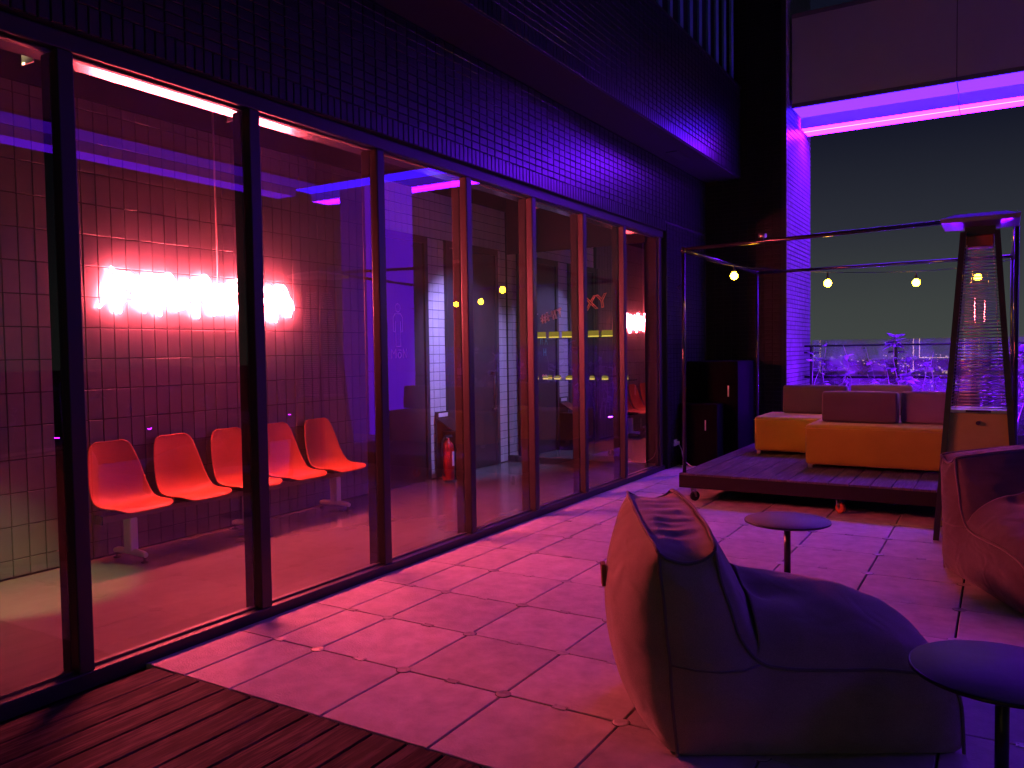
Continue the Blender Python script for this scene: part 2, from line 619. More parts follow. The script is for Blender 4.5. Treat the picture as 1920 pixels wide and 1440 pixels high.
# ---- terrace floor with pavers
tf = link('terrace_floor', MB().box(-.62, 7.6, -.6, 10.6, -.045, -.034), M_sub)
struct(tf)
T = .6
xs = [(-.66, -.339), (-.339, 0)] + [(T * i, T * (i + 1)) for i in range(0, 12)]
ys = [(T * j, T * (j + 1)) for j in range(-1, 17)]
cache = {}
for (x0, x1) in xs:
    for (y0, y1) in ys:
        gx = .008
        w, d = x1 - x0 - .011, y1 - y0 - gx
        key = (round(w, 3), round(d, 3))
        if key not in cache:
            b = MB()
            c = .003
            lo = [(-w / 2, -d / 2, -.03), (w / 2, -d / 2, -.03), (w / 2, d / 2, -.03), (-w / 2, d / 2, -.03)]
            mi = [(-w / 2, -d / 2, -c), (w / 2, -d / 2, -c), (w / 2, d / 2, -c), (-w / 2, d / 2, -c)]
            hi = [(-w / 2 + c, -d / 2 + c, 0), (w / 2 - c, -d / 2 + c, 0), (w / 2 - c, d / 2 - c, 0), (-w / 2 + c, d / 2 - c, 0)]
            b.add(lo + mi + hi, [(0, 1, 5, 4), (1, 2, 6, 5), (2, 3, 7, 6), (3, 0, 4, 7), (4, 5, 9, 8), (5, 6, 10, 9), (6, 7, 11, 10), (7, 4, 8, 11), (8, 9, 10, 11)])
            me = b.mesh('paving_tile')
            me.materials.append(M_pave)
            cache[key] = me
        o = link('paving_tile', cache[key], None, tf, ((x0 + x1) / 2, (y0 + y1) / 2, R.uniform(-.0015, .001)),
                 (R.uniform(-.0016, .0016), R.uniform(-.0016, .0016), 0))
cap = MB().lathe([(.037, 0), (.037, .0022), (.034, .0032), (.014, .0030), (.011, .0018), (0.0, .0018)], n=20)
capm = cap.mesh('pedestal_cap'); capm.materials.append(M_galv)
ring = MB().lathe([(.041, .0003), (.041, .0012), (.0375, .0012)], n=20)
ringm = ring.mesh('cap_ring'); ringm.materials.append(mat('ring_grey', (.09, .09, .09), .8))
clip = MB().box(-.034, .034, -.020, .020, .0012, .0035)
for sx in (-.024, .024):
    for sy in (-.011, .011):
        clip.lathe([(.004, .0035), (.004, .0045), (0, .0045)], (sx, sy, 0), 8)
clipm = clip.mesh('joint_clip'); clipm.materials.append(M_galv)
for i in range(0, 9):
    for j in range(0, 11):
        x, y = i * T, j * T
        o = link('pedestal_cap', capm, None, tf, (x, y, -.001))
        link('cap_ring', ringm, None, o)
for i in range(0, 9):
    for j in range(0, 11):
        link('joint_clip', clipm, None, tf, (i * T - .3, j * T, 0), (0, 0, R.uniform(-.06, .06)))

# ---- wooden deck in the foreground
wd = link('wooden_deck', MB().box(-.62, 7.6, -8.5, -.604, -.047, -.036), M_sub)
struct(wd)
pb = MB()
c = .004
w = .178
prof = [(-w / 2, -.03), (-w / 2, -c), (-w / 2 + c, 0), (w / 2 - c, 0), (w / 2, -c), (w / 2, -.03)]
vs = [(px, y, pz) for y in (-3.9, 0) for px, pz in prof]
pb.add(vs, [(k, k + 1, k + 7, k + 6) for k in range(5)] + [(5, 4, 3, 2, 1, 0), (6, 7, 8, 9, 10, 11)])
pm = pb.mesh('deck_plank'); pm.materials.append(M_deck)
i = 0
x = -.58
while x < 6:
    link('deck_plank', pm, None, wd, (x + .093, -.606 - R.uniform(0, .006), R.uniform(-.001, .001)))
    link('deck_plank', pm, None, wd, (x + .093, -4.512 - R.uniform(0, .004), R.uniform(-.001, .001)))
    x += .1875

# ---- room behind the glass
rf = struct(link('room_floor', MB().box(-3.0, -.78, -6, 6.95, -.04, .0), M_conc))
rc = struct(link('room_ceiling', MB().box(-3.2, -.70, -6, 7.2, 4.14, 4.3), M_roomdark))
bw = struct(link('room_back_wall', MB().box(-3.2, -.70, -6.15, -6, 0, 4.14), M_roomdark))
cw = struct(link('room_end_wall', MB().box(-3.2, -.70, 7.0, 7.15, 0, 4.14), M_black))

# ---- facade: brick spandrel + pier
XB = -.63
fw = thing('brick_wall', 'dark glazed brick wall above the glazed front and beside its far end', 'wall', (0, 0, 0))
core = MB()
core.box(-.80, XB - .010, -6, 7.20, 3.20, 4.125)
core.box(-.80, XB - .010, 7.20, 8.90, 0.0, 4.125)
part('wall_core', core, M_mortar, fw)
pcs = []
BW, BH = .122, .0645
nz = 13
for r in range(nz):
    z = 3.335 + (r + .5) * BH
    if z > 4.11:
        break
    y = -1.6
    while y < 8.88:
        pcs.append(((XB - .010, y + BW / 2, z), (BW - .009, BH - .009, .010), 0))
        y += BW
y = -1.6
while y < 7.15:      # soldier course
    pcs.append(((XB - .010, y + .0305, 3.268), (.061 - .008, .128, .010), 0))
    y += .061
z = 0.01
while z + BH < 3.33:
    y = 7.205
    while y + BW < 8.9:
        pcs.append(((XB - .010, y + BW / 2, z + BH / 2), (BW - .009, BH - .009, .010), 0))
        y += BW
    z += BH
lay(fw, pcs, M_brick, 'brick')

# ---- overhanging upper storey
XO = -.10
ov = thing('brick_overhang', 'overhanging upper storey faced in dark glazed bricks above the terrace', 'wall')
core = MB().box(-.85, XO - .010, -6, 8.9, 4.13, 5.42)
part('wall_core', core, M_mortar, ov)
pcs = []
y = -1.6
while y < 8.88:
    pcs.append(((XO - .010, y + .0305, 4.197), (.053, .128, .010), 0))
    y += .061
z = 4.265
while z + BH < 5.43:
    y = -1.6
    while y + BW < 8.95:
        pcs.append(((XO - .010, y + BW / 2, z + BH / 2), (BW - .009, BH - .009, .010), 0))
        y += BW
    z += BH
lay(ov, pcs, M_brick, 'brick')
part('soffit_panel', MB().box(-.62, XO - .012, -6, 8.895, 4.115, 4.129), M_black, ov)
part('roof_coping', MB().box(-.85, XO + .02, -6, 8.895, 5.422, 5.45), M_blackmetal, ov)
part('soffit_vent', MB().box(-.45, -.30, 6.7, 7.2, 4.105, 4.114), M_rubber, ov)

# ---- louvre screen on top of the overhang
lv = thing('louvre_screen', 'tall metal louvre screen with teal light in its colour, standing on the brick overhang', 'screen', (-.17, 0, 5.45))
sl = MB().box(-.015, .015, -.05, .05, .05, 3.2)
slm = sl.mesh('slat'); slm.materials.append(M_louver)
y = 4.6
while y < 8.80:
    link('slat', slm, None, lv, (.03, y, 0), (0, 0, rad(R.uniform(-4, 4))))
    y += .36
for z in (.06, 3.0):
    part('rail', MB().box(-.15, -.09, 4.4, 8.88, z, z + .06), M_blackmetal, lv)
part('backing', MB().box(-.34, -.30, 4.4, 8.88, 0, 3.2), M_black, lv)

# ---- end wall with lit reveal
XR = .55
ew = thing('brick_wall', 'dark brick end wall whose outer end face glows purple', 'wall')
part('wall_core', MB().box(-.90, XR - .010, 8.912, 10.62, -.03, 9.0), M_mortar, ew)
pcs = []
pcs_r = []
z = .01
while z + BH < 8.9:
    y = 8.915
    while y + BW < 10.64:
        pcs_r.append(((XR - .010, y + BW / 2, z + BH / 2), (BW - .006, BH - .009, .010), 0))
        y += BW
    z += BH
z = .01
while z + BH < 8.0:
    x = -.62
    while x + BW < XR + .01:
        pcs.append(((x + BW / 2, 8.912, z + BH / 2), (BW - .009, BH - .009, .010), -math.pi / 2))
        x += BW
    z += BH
lay(ew, pcs_r, M_brick_r, 'lit_tone_brick')
lay(ew, pcs, mat('glazed_brick_shade_tone', (.008, .008, .009), .6, spec=.25, rnd=.3), 'brick')  # same brick, shade on the end wall put into a darker base

# ---- glazed front
gf = thing('glass_wall', 'full-height glazed front with dark metal frames and tall clear panes', 'glass wall')
ZS, ZH = .055, 3.105
part('sill', MB().box(-.80, -.668, -5.9, 7.20, -.03, ZS), M_frame, gf, bevel=.006)
part('inner_sill', MB().box(-.83, -.802, -5.9, 7.20, .0, ZS * .55), M_fin, gf)
part('head', MB().box(-.80, -.675, -5.9, 7.20, ZH, 3.195), M_frame, gf, bevel=.008)
M_headin = mat('inner_head_metal', (.55, .53, .52), .20, metal=1.0)
part('inner_head', MB().box(-.93, -.802, -5.9, 7.20, ZH + .004, 3.16), M_headin, gf, bevel=.004)
right = [-3.18, -2.02, -.862, .294, 1.457, 2.600, 3.720, 4.838, 5.936]
glass_y = []
prev = -4.3
for k, yr in enumerate(right):
    mu = part('mullion', MB().box(-.745, -.675, yr - .080, yr, ZS + .001, ZH - .001), M_frame, gf, bevel=.006)
    part('inner_fin', MB().box(-.838, -.752, yr - .074, yr - .006, ZS * .6, ZH - .001), M_fin, mu, bevel=.012)
    glass_y.append((prev, yr - .080))
    prev = yr
glass_y.append((prev, 7.03))
mu = part('end_jamb', MB().box(-.775, -.675, 7.03, 7.11, ZS + .001, ZH - .001), M_frame, gf, bevel=.006)
part('inner_fin', MB().box(-.838, -.778, 7.035, 7.10, ZS * .6, ZH - .001), M_fin, mu, bevel=.01)
part('jamb_cover', MB().box(-.74, -.70, 7.112, 7.198, ZS + .001, ZH - .001), M_black, gf)
for (a, b_) in glass_y:
    part('pane', MB().add([(-.712, a + .002, ZS + .002), (-.712, b_ - .002, ZS + .002), (-.712, b_ - .002, ZH - .002), (-.712, a + .002, ZH - .002)], [(0, 1, 2, 3)]), M_glass, gf)
    bd = MB()
    bd.box(-.735, -.722, a, b_, ZS, ZS + .014)
    bd.box(-.735, -.722, a, b_, ZH - .014, ZH)
    part('glazing_bead', bd, M_rubber, gf)

# ---- tiled inner wall with doors
XI = -3.0
tw = thing('tiled_wall', 'tiled inner wall of the corridor with two dark doors', 'wall')
part('wall_core', MB().box(-3.2, XI - .008, -6, 7.0, 0, 4.14), M_grout, tw)
part('plaster_band', MB().box(XI - .007, XI + .002, -6, 6.98, 3.66, 4.139), M_roomdark, tw)
TW, TH = .1225, .245
pcs = []
y = 3.86 - TW
while y > -3.2:
    z = .14 - TH
    while z < 3.6:
        z0 = max(z, 0.012)
        z1 = min(z + TH, 3.655)
        pcs.append(((XI - .009, y + TW / 2, (z0 + z1) / 2), (TW - .006, z1 - z0 - .006, .010), 0))
        z += TH
    y -= TW
lay(tw, pcs, M_tile, 'tile')
# white squares round the doors
pw = []
S = .1135


def tilerect(y0, y1, z0, z1):
    ny = max(1, round((y1 - y0) / S))
    nz_ = max(1, round((z1 - z0) / S))
    for a in range(ny):
        for b_ in range(nz_):
            pw.append(((XI - .009, y0 + (a + .5) * (y1 - y0) / ny, z0 + (b_ + .5) * (z1 - z0) / nz_),
                       ((y1 - y0) / ny - .006, (z1 - z0) / nz_ - .006, .010), 0))


DR = [(4.00, 5.00), (5.40, 6.66)]
tilerect(3.97, 6.93, 3.075, 3.655)
tilerect(5.005, 5.395, .01, 3.07)
tilerect(6.665, 6.93, .01, 3.07)
lay(tw, pw, M_tile_w, 'small_tile')
part('dark_joint_field', MB().box(XI - .0078, XI - .0065, 3.97, 6.95, 0, 3.66), M_grout_w, tw)
part('wall_end_trim', MB().box(XI - .006, XI + .035, 3.862, 3.965, 0, 3.07), M_door, tw)
for (a, b_) in DR:
    dr = part('door', MB().box(XI - .004, XI + .012, a + .07, b_ - .07, .012, 2.98), M_door, tw, bevel=.003)
    fr = MB()
    fr.box(XI - .006, XI + .04, a, a + .068, .0, 3.07)
    fr.box(XI - .006, XI + .04, b_ - .068, b_, .0, 3.07)
    fr.box(XI - .006, XI + .04, a + .068, b_ - .068, 2.985, 3.07)
    part('door_frame', fr, M_door, dr)
    hd = MB()
    hy = b_ - .16
    hd.tube([(XI + .012, hy, 1.32), (XI + .06, hy, 1.32), (XI + .06, hy, .82), (XI + .012, hy, .82)], .017, 8)
    hd.lathe([(.045, 0), (.045, .02), (0, .02)], (XI + .05, hy, 1.32), 14)
    hd.lathe([(.045, 0), (.045, .02), (0, .02)], (XI + .05, hy, .80), 14)
    if a > 5:
        part('handle', hd, M_blackmetal, dr)


def strokes(name, lines, org, ax_u, ax_v, r, m_, parent):
    b = MB()
    ou = Vector(org); u = Vector(ax_u); v = Vector(ax_v)
    for ln in lines:
        b.tube([ou + u * p[0] + v * p[1] for p in ln], r, 5)
    return part(name, b, m_, parent)


# man symbol and lettering on the first door (reads left to right along +Y)
circ = [(math.cos(a) * .045 + .0, math.sin(a) * .05 + .40) for a in [k * math.pi / 6 for k in range(13)]]
body = [(-.05, .33), (.05, .33), (.085, .29), (.085, .12), (.055, .11), (.045, .24), (.045, -.06), (-.045, -.06), (-.045, .24), (-.055, .11), (-.085, .12), (-.085, .29), (-.05, .33)]
letters = [[(-.13, -.20), (-.13, -.09), (-.09, -.15), (-.05, -.09), (-.05, -.20)],
           [(.02 + .03 * math.cos(a), -.165 + .035 * math.sin(a)) for a in [k * math.pi / 5 for k in range(11)]], [(-.01, -.105), (.05, -.105)],
           [(.09, -.20), (.09, -.09), (.15, -.20), (.15, -.09)]]
strokes('door_sign', [circ, body] + letters, (XI + .014, 4.42, 1.76), (0, 1, 0), (0, 0, 1), .0045, M_paint, tw)
gl = [[(0, 0), (.04, .12), (.08, 0)], [(.02, .05), (.06, .05)], [(.12, .02), (.12, .03)], [(.17, .0), (.17, .09), (.22, .09), (.22, 0)],
      [(.05, -.18), (.05, -.06)], [(.12, -.18), (.12, -.06)], [(.05, -.12), (.12, -.12)]]
strokes('door_lettering', gl, (XI + .014, 5.75, 1.72), (0, 1, 0), (0, 0, 1), .005, M_paint_g, tw)

# ---- mirror at the end of the corridor
mr_ = thing('wall_mirror', 'floor-to-head wall mirror closing the far end of the corridor', 'mirror', (0, 6.95, 0))
Ym = 6.955
for (a, b_) in ((-2.985, -1.90), (-1.895, -1.28), (-1.275, -.85)):
    part('mirror_panel', MB().box(a, b_, 0, .012, .09, 3.03), M_mirror, mr_)
part('base_ledge', MB().box(-2.985, -.84, -.05, .02, .0, .088), M_black, mr_)
part('dark_bulkhead', MB().box(-2.985, -.84, -.01, .045, 3.034, 4.13), M_roomdark, mr_)


def text_outline(txt, size, r):
    cu_ = D.curves.new('txt', 'FONT')
    cu_.body = txt
    cu_.size = size
    cu_.fill_mode = 'NONE'
    cu_.bevel_depth = r
    cu_.bevel_resolution = 1
    cu_.resolution_u = 3
    ob = D.objects.new('txt', cu_)
    COL.objects.link(ob)
    bpy.context.view_layer.update()
    me = D.meshes.new_from_object(ob.evaluated_get(bpy.context.evaluated_depsgraph_get()))
    D.objects.remove(ob)
    return me


def mirror_text(txt, x, z, size, r, m_, rot=0.0):
    me = text_outline(txt, size, r)
    me.materials.clear()
    o = link('mirror_lettering', me, m_, mr_, (x, -.004, z), (rad(90), rot, 0))
    return o


mirror_text('XY', -1.72, 2.17, .26, .006, M_paint_o, rad(-8))
mirror_text('#HIT', -2.42, 2.02, .17, .0045, M_paint, rad(-14))
dood = [[(0, .30), (.03, .20), (.0, .08), (.10, .02)], [(.10, .02), (.04, .05)], [(.10, .02), (.09, .09)],
        [(.02, -.28), (.12, -.40)], [(.02, -.28), (.09, -.28)], [(.02, -.28), (.03, -.35)],
        [(0, .48), (.06, .53), (.14, .50), (.08, .45), (0, .48)],
        [(.0, -.55), (.03, -.48), (.06, -.56), (.09, -.48), (.12, -.55)],
        [(.0, -.70), (.02, -.60), (.05, -.70), (.08, -.64), (.12, -.70)],
        [(-.02, -.1), (.0, -.02), (.05, -.06), (.02, -.14), (-.02, -.1)]]
strokes('mirror_drawing', dood, (-2.62, -.004, 1.65), (1, 0, 0), (0, 0, 1), .0045, M_paint, mr_)
ht = [[(0, 0), (-.035, .04), (-.02, .06), (0, .04), (.02, .06), (.035, .04), (0, 0)], [(.08, .02), (.30, .02)]]
strokes('mirror_drawing', ht, (-2.38, -.004, 1.22), (1, 0, 0), (0, 0, 1), .004, M_paint_o, mr_)

# added glowing strips in place of amber reflections in the window glass
for z, x0, x1, lb in ((1.80, -2.42, -1.20, 'upper row of added amber strips standing in for a reflection in the glass'), (1.22, -2.50, -1.05, 'lower dim row of added amber strips standing in for a reflection in the glass')):
    sh = thing('amber_reflection', lb, 'reflection stand-in', (0, 6.80, z), 0, 'amber glass reflections')
    part('reflection_board', MB().box(x0, x1, -.06, .14, -.02, 0), M_tube, sh)
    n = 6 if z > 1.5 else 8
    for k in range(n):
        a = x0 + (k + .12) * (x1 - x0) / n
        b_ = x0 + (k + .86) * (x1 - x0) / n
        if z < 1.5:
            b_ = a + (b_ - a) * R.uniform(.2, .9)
        sg_ = part('reflection_segment', MB().box(a, b_, -.055, -.045, .016, .085 if z > 1.5 else .045), E_amber2, sh)
        part('reflection_edge', MB().box(a, b_, -.057, -.043, .002, .0155), E_amber, sg_)

# ---- beam seating
bs = thing('beam_seating', 'row of five orange-red plastic shell seats on one steel beam', 'bench', (0, 0, 0))


def spline(pts, n):
    out = []
    P = [Vector(p) for p in pts]
    for i in range(len(P) - 1):
        p0 = P[max(i - 1, 0)]; p1 = P[i]; p2 = P[i + 1]; p3 = P[min(i + 2, len(P) - 1)]
        for k in range(n):
            t = k / n
            out.append(.5 * ((2 * p1) + (-p0 + p2) * t + (2 * p0 - 5 * p1 + 4 * p2 - p3) * t * t + (-p0 + 3 * p1 - 3 * p2 + p3) * t ** 3))
    out.append(P[-1])
    return out


# depth d measured from the front edge back, z height, half width, edge lift
prof = spline([(.0, .428, .150), (.018, .445, .196), (.07, .457, .224), (.16, .449, .234), (.26, .440, .234), (.345, .452, .232), (.405, .500, .228), (.442, .575, .221),
               (.466, .69, .208), (.485, .81, .188), (.496, .885, .168), (.501, .925, .142), (.503, .945, .100)], 3)
b = MB()
NW = 14
rows = len(prof)
for i, p in enumerate(prof):
    t = i / (rows - 1)
    wrap = .055 * math.exp(-((t - .52) / .22) ** 2) + .012
    nx = prof[min(i + 1, rows - 1)] - prof[max(i - 1, 0)]
    nn = Vector((-(nx.y), nx.x, 0)).normalized()   # towards the sitter
    for k in range(NW + 1):
        s = 2 * k / NW - 1
        off = wrap * abs(s) ** 2.3
        d_ = p.x + nn.x * off
        z_ = p.y + nn.y * off
        b.v.append((-d_, s * p.z * 1.12, z_))
for i in range(rows - 1):
    for k in range(NW):
        a = i * (NW + 1) + k
        b.f.append((a, a + 1, a + NW + 2, a + NW + 1)); b.sm.append(True)
shm = b.mesh('seat_shell'); shm.materials.append(M_red)
CY = [.685, 1.262, 1.840, 2.415, 2.990]
for yc in CY:
    o = link('seat_shell', shm, None, bs, (-2.445, yc, 0))
    mo = o.modifiers.new('thick', 'SOLIDIFY'); mo.thickness = .012; mo.offset = -1
    mo = o.modifiers.new('sub', 'SUBSURF'); mo.levels = 1; mo.render_levels = 1
    part('seat_bracket', MB().box(-2.80, -2.62, yc - .10, yc + .10, .398, .438), M_blackmetal, o)
    o.children[0].matrix_parent_inverse = Matrix.Translation((2.445, -yc, 0))
part('beam', MB().box(-2.755, -2.675, .44, 3.14, .345, .397), mat('beam_paint', (.20, .17, .18), .45), bs, bevel=.006)
part('beam_end_cap', MB().box(-2.76, -2.67, .428, .439, .335, .40), M_rubber, bs)
for yl in (.70, 1.88, 3.02):
    lg = part('leg', MB().box(-2.775, -2.675, yl - .035, yl + .035, .075, .344), M_legpaint, bs, bevel=.012)
    ft = MB()
    ft.tube([(-2.935, yl, .058), (-2.90, yl, .066), (-2.72, yl, .074), (-2.56, yl, .066), (-2.535, yl, .058)], [.02, .024, .027, .024, .02], 10)
    part('foot_bar', ft, M_legpaint, lg)
    for xf in (-2.915, -2.555):
        part('levelling_foot', MB().lathe([(.028, 0), (.028, .008), (.010, .014), (.010, .045), (0, .045)], (xf, yl, 0.0), 12), M_rubber, lg)

# ---- neon sign
ns = thing('neon_sign', 'blazing pinkish white neon script sign on the tiled wall above the seats', 'neon sign', (0, 0, 0))
NY0, NY1 = .74, 2.68
for (dx, turns, amp, zc0, ph0, seed) in ((.042, 10.5, .158, 2.170, .3, 1), (.030, 7.3, .135, 2.145, 1.9, 2), (.036, 13.7, .095, 2.155, 4.0, 3)):
    pts = []
    n = int(turns * 30)
    for k in range(n + 1):
        t = k / n
        ph = t * 2 * math.pi * turns + ph0
        y = NY0 + (NY1 - NY0) * t + .05 * math.sin(ph)
        hg = amp * (1 + .22 * math.sin(t * 2 * math.pi * 4.5 + seed))
        pts.append((XI + dx, y, zc0 - .035 * t + hg * math.cos(ph)))
    part('neon_tube', MB().tube(pts, .0075, 6), E_neon, ns)
part('neon_tube', MB().tube([(XI + .036, NY0 - .09, 2.02), (XI + .036, NY0 - .02, 2.10), (XI + .036, NY0 + .03, 2.28), (XI + .036, NY0 + .16, 2.30)], .0075, 6), E_neon, ns)
part('hanging_wire', MB().tube([(XI + .06, 1.79, 2.26), (XI + .06, 1.785, 3.0), (XI + .06, 1.78, 4.13)], .009, 6), mat('pink_flex', (.5, .4, .4), .5), ns)
for yy in (.95, 1.79, 2.5):
    part('stand_off', MB().tube([(XI, yy, 2.15), (XI + .06, yy, 2.15)], .006, 6), M_rubber, ns)

# ---- fire extinguisher on its stand
es = thing('extinguisher_stand', 'black fire extinguisher stand with sloping lid beside a dark door', 'stand', (-2.80, 5.14, 0))
sp = MB()
sp.box(-.15, .12, .0, .26, .0, .02)
sp.box(-.17, -.155, -.03, .27, .0, .86)
sp.box(-.155, .10, .10, .26, .02, .60)
part('stand_body', sp, M_blackmetal, es)
lid = MB().add([(-.15, -.02, .76), (-.15, .27, .76), (.12, .27, .61), (.12, -.02, .61), (-.15, -.02, .775), (-.15, .27, .775), (.12, .27, .625), (.12, -.02, .625)],
               [(3, 2, 1, 0), (4, 5, 6, 7), (0, 1, 5, 4), (1, 2, 6, 5), (2, 3, 7, 6), (3, 0, 4, 7)])
part('sloping_lid', lid, M_blackmetal, es)
part('label_plate', MB().box(-.154, -.150, .02, .22, .79, .84), M_white, es)
fe = thing('fire_extinguisher', 'red fire extinguisher with black hose on its stand', 'extinguisher', (-2.72, 5.03, .021))
part('cylinder', MB().lathe([(.072, 0), (.078, .015), (.078, .40), (.065, .455), (.03, .49), (.02, .50), (.02, .53), (0, .53)], n=20), M_fire, fe)
hz = MB().tube([(0, 0, .53), (0, -.04, .55), (-.02, -.09, .50), (-.02, -.105, .3), (-.01, -.10, .10), (0, -.085, .06)], .011, 7)
hz.box(-.015, .015, -.06, .07, .535, .56)
part('hose', hz, M_rubber, fe)
part('paper_label', MB().box(.02, .0795, -.02, .02, .18, .36), M_white, fe)

# ---- ceiling track spotlights in the room


def spotlight(name, lb, loc, aim, lens, energy=None, col=(1, .9, .7), size=rad(40)):
    s_ = thing(name, lb, 'spotlight', loc, 0, 'ceiling spotlights')
    d_ = (Vector(aim) - Vector(loc)).normalized()
    part('stem', MB().tube([(0, 0, 4.139 - loc[2]), (0, 0, .02)], .012, 8), M_black, s_)
    b_ = MB().tube([-d_ * .10, -d_ * .02, d_ * .10], [.04, .055, .06], 16)
    part('can', b_, mat('spot_can', (.05, .045, .045), .5), s_)
    if lens is not None:
        part('lens', MB().tube([d_ * .1005, d_ * .104], .05, 16), lens, s_)
    pl = MB().box(-.06, .06, -.004, .004, -.17, -.06)
    part('barn_door', pl, mat('spot_flap', (.35, .30, .28), .5), s_)
    if energy:
        l = D.lights.new('spot_beam', 'SPOT')
        l.energy = energy
        l.color = col
        l.spot_size = size
        l.spot_blend = .6
        l.shadow_soft_size = .04
        lo = D.objects.new('spot_beam', l)
        COL.objects.link(lo)
        lo.parent = s_
        lo.location = d_ * .12
        lo.rotation_euler = d_.to_track_quat('-Z', 'Y').to_euler()


spotlight('track_spotlight', 'ceiling spotlight over the left pane, throwing a pale pool on the floor', (-1.65, -.55, 3.50), (-2.55, -.14, 0), E_spot, 520, (1.0, .88, .36), rad(25))
spotlight('track_spotlight', 'ceiling spotlight with flap behind the third pane', (-1.75, 1.0, 3.55), (-2.6, 1.6, 1.5), None)
spotlight('track_spotlight', 'ceiling spotlight with pink-lit flap behind the fourth pane', (-1.45, 2.25, 3.45), (-2.6, 2.8, 1.5), None)
spotlight('track_spotlight', 'ceiling spotlight with glowing blue lens behind the sixth pane', (-1.25, 4.75, 3.38), (-2.99, 5.9, 1.3), E_blue, 560, (.38, .30, 1.0), rad(58))

# ================================================================== RING BEAM WITH PURPLE LIGHT
fb = thing('light_beam', 'pale panelled overhead beam at the far end with two glowing purple strips', 'beam')
ZB = 5.085
x = XR + .03
first = True
while x < 7.4:
    x1 = min(x + 2.1, 8.2)
    part('fascia_panel', MB().box(x + .004, x1 - .004, 9.10, 9.13, ZB + .06, 6.36), M_fascia, fb, bevel=.004)
    part('fascia_trim', MB().box(x + .004, x1 - .004, 9.095, 9.135, ZB, ZB + .056), M_trim, fb, bevel=.004)
    part('top_trim', MB().box(x + .004, x1 - .004, 9.092, 9.14, 6.362, 6.42), M_trim, fb, bevel=.004)
    part('upper_light_panel', MB().box(x + .006, x1 - .006, 9.14, 9.71, ZB + .004, ZB + .02), E_upper, fb)
    part('side_panel', MB().box(x + .004, x1 - .004, 9.716, 9.73, 4.925, ZB + .2), M_purplepaint, fb)
    part('lower_light_panel', MB().box(x + .006, x1 - .006, 9.735, 10.24, 4.930, 4.945), E_led, fb)
    part('light_line', MB().box(x + .006, x1 - .006, 9.945, 9.962, 4.926, 4.9295), E_ledcore, fb)
    x = x1
part('beam_core', MB().box(XR + .03, 8.2, 9.14, 10.26, ZB + .03, 6.40), M_black, fb)

ob = thing('light_beam', 'overhead beam along the outer edge of the terrace with purple strips, seen mirrored in the glass', 'beam')
y = -4.0
while y < 9.0:
    y1 = y + 2.1
    part('fascia_panel', MB().box(7.40, 7.43, y + .004, min(y1, 9.09) - .004, ZB + .06, 6.36), M_fascia, ob)
    part('upper_light_panel', MB().box(7.44, 8.00, y + .006, min(y1, 9.09) - .006, ZB + .004, ZB + .02), E_outer2, ob)
    part('side_panel', MB().box(8.01, 8.03, y + .004, min(y1, 9.09) - .004, 4.925, ZB + .2), M_purplepaint, ob)
    part('lower_light_panel', MB().box(8.035, 8.55, y + .006, min(y1, 9.09) - .006, 4.93, 4.945), E_outer, ob)
    y = y1
part('beam_core', MB().box(7.44, 8.6, -4.0, 9.09, ZB + .03, 6.40), M_black, ob)

colm = thing('clad_column', 'purple glowing panel-clad column carrying the far outer corner of the beams', 'column', (6.15, 9.65, 0))
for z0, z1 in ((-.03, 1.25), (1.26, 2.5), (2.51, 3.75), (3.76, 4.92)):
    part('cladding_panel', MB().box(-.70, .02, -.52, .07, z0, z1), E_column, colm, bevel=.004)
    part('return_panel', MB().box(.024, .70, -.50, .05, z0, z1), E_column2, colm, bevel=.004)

# ================================================================== RAILING AND PLANTING
rl = thing('glass_railing', 'glass railing with two dark rails across the far edge of the terrace', 'railing', (0, 10.10, 0))
for z in (1.635, 1.150):
    part('rail', MB().tube([(XR + .01, 0, z), (6.35, 0, z)], .014 if z > 1.4 else .018, 10), M_pipe, rl)
for xp in (.66, 1.87, 3.08, 4.29, 5.5):
    po = part('post', MB().box(xp - .016, xp + .016, -.02, .02, -.03, 1.63), M_pipe, rl)
    part('glass_clamp', MB().tube([(xp - .11, .03, 1.53), (xp + .11, .03, 1.53)], .014, 8), M_pipe, po)
for xp in (.66, 1.87, 3.08, 4.29):
    part('pane', MB().box(xp + .006, xp + 1.204, .055, .065, .05, 1.725), M_rglass, rl)
part('coping', MB().box(XR + .01, 7.2, .10, .45, -.3, .30), M_planter, rl)

pl1 = thing('planter', 'long dark planter trough below the far glass railing', 'planter', (0, 9.55, 0))
part('trough', MB().box(XR + .05, 6.3, -.18, .40, -.03, .42), M_planter, pl1, bevel=.01)
part('soil', MB().box(XR + .07, 6.28, -.16, .38, .40, .424), M_soil, pl1)
pl2 = thing('planter', 'long dark planter trough along the outer edge of the terrace, mirrored in the glass', 'planter', (7.25, 0, 0))
part('trough', MB().box(-.22, .22, -4.0, 9.0, -.03, .40), M_planter, pl2, bevel=.01)
part('soil', MB().box(-.20, .20, -3.98, 8.98, .38, .404), M_soil, pl2)

# leaf: folded blade
lb = MB()
prof_l = [(0, .004), (.18, .16), (.42, .24), (.70, .17), (.9, .07), (1, .0)]
for i, (t, w_) in enumerate(prof_l):
    zz = -.18 * t * t
    lb.v += [(t, -w_, zz + .06 * w_ * 2), (t, 0, zz), (t, w_, zz + .06 * w_ * 2)]
for i in range(len(prof_l) - 1):
    a = i * 3
    lb.f += [(a, a + 1, a + 4, a + 3), (a + 1, a + 2, a + 5, a + 4)]
    lb.sm += [True, True]
leafm = lb.mesh('leaf'); leafm.materials.append(M_leaf)


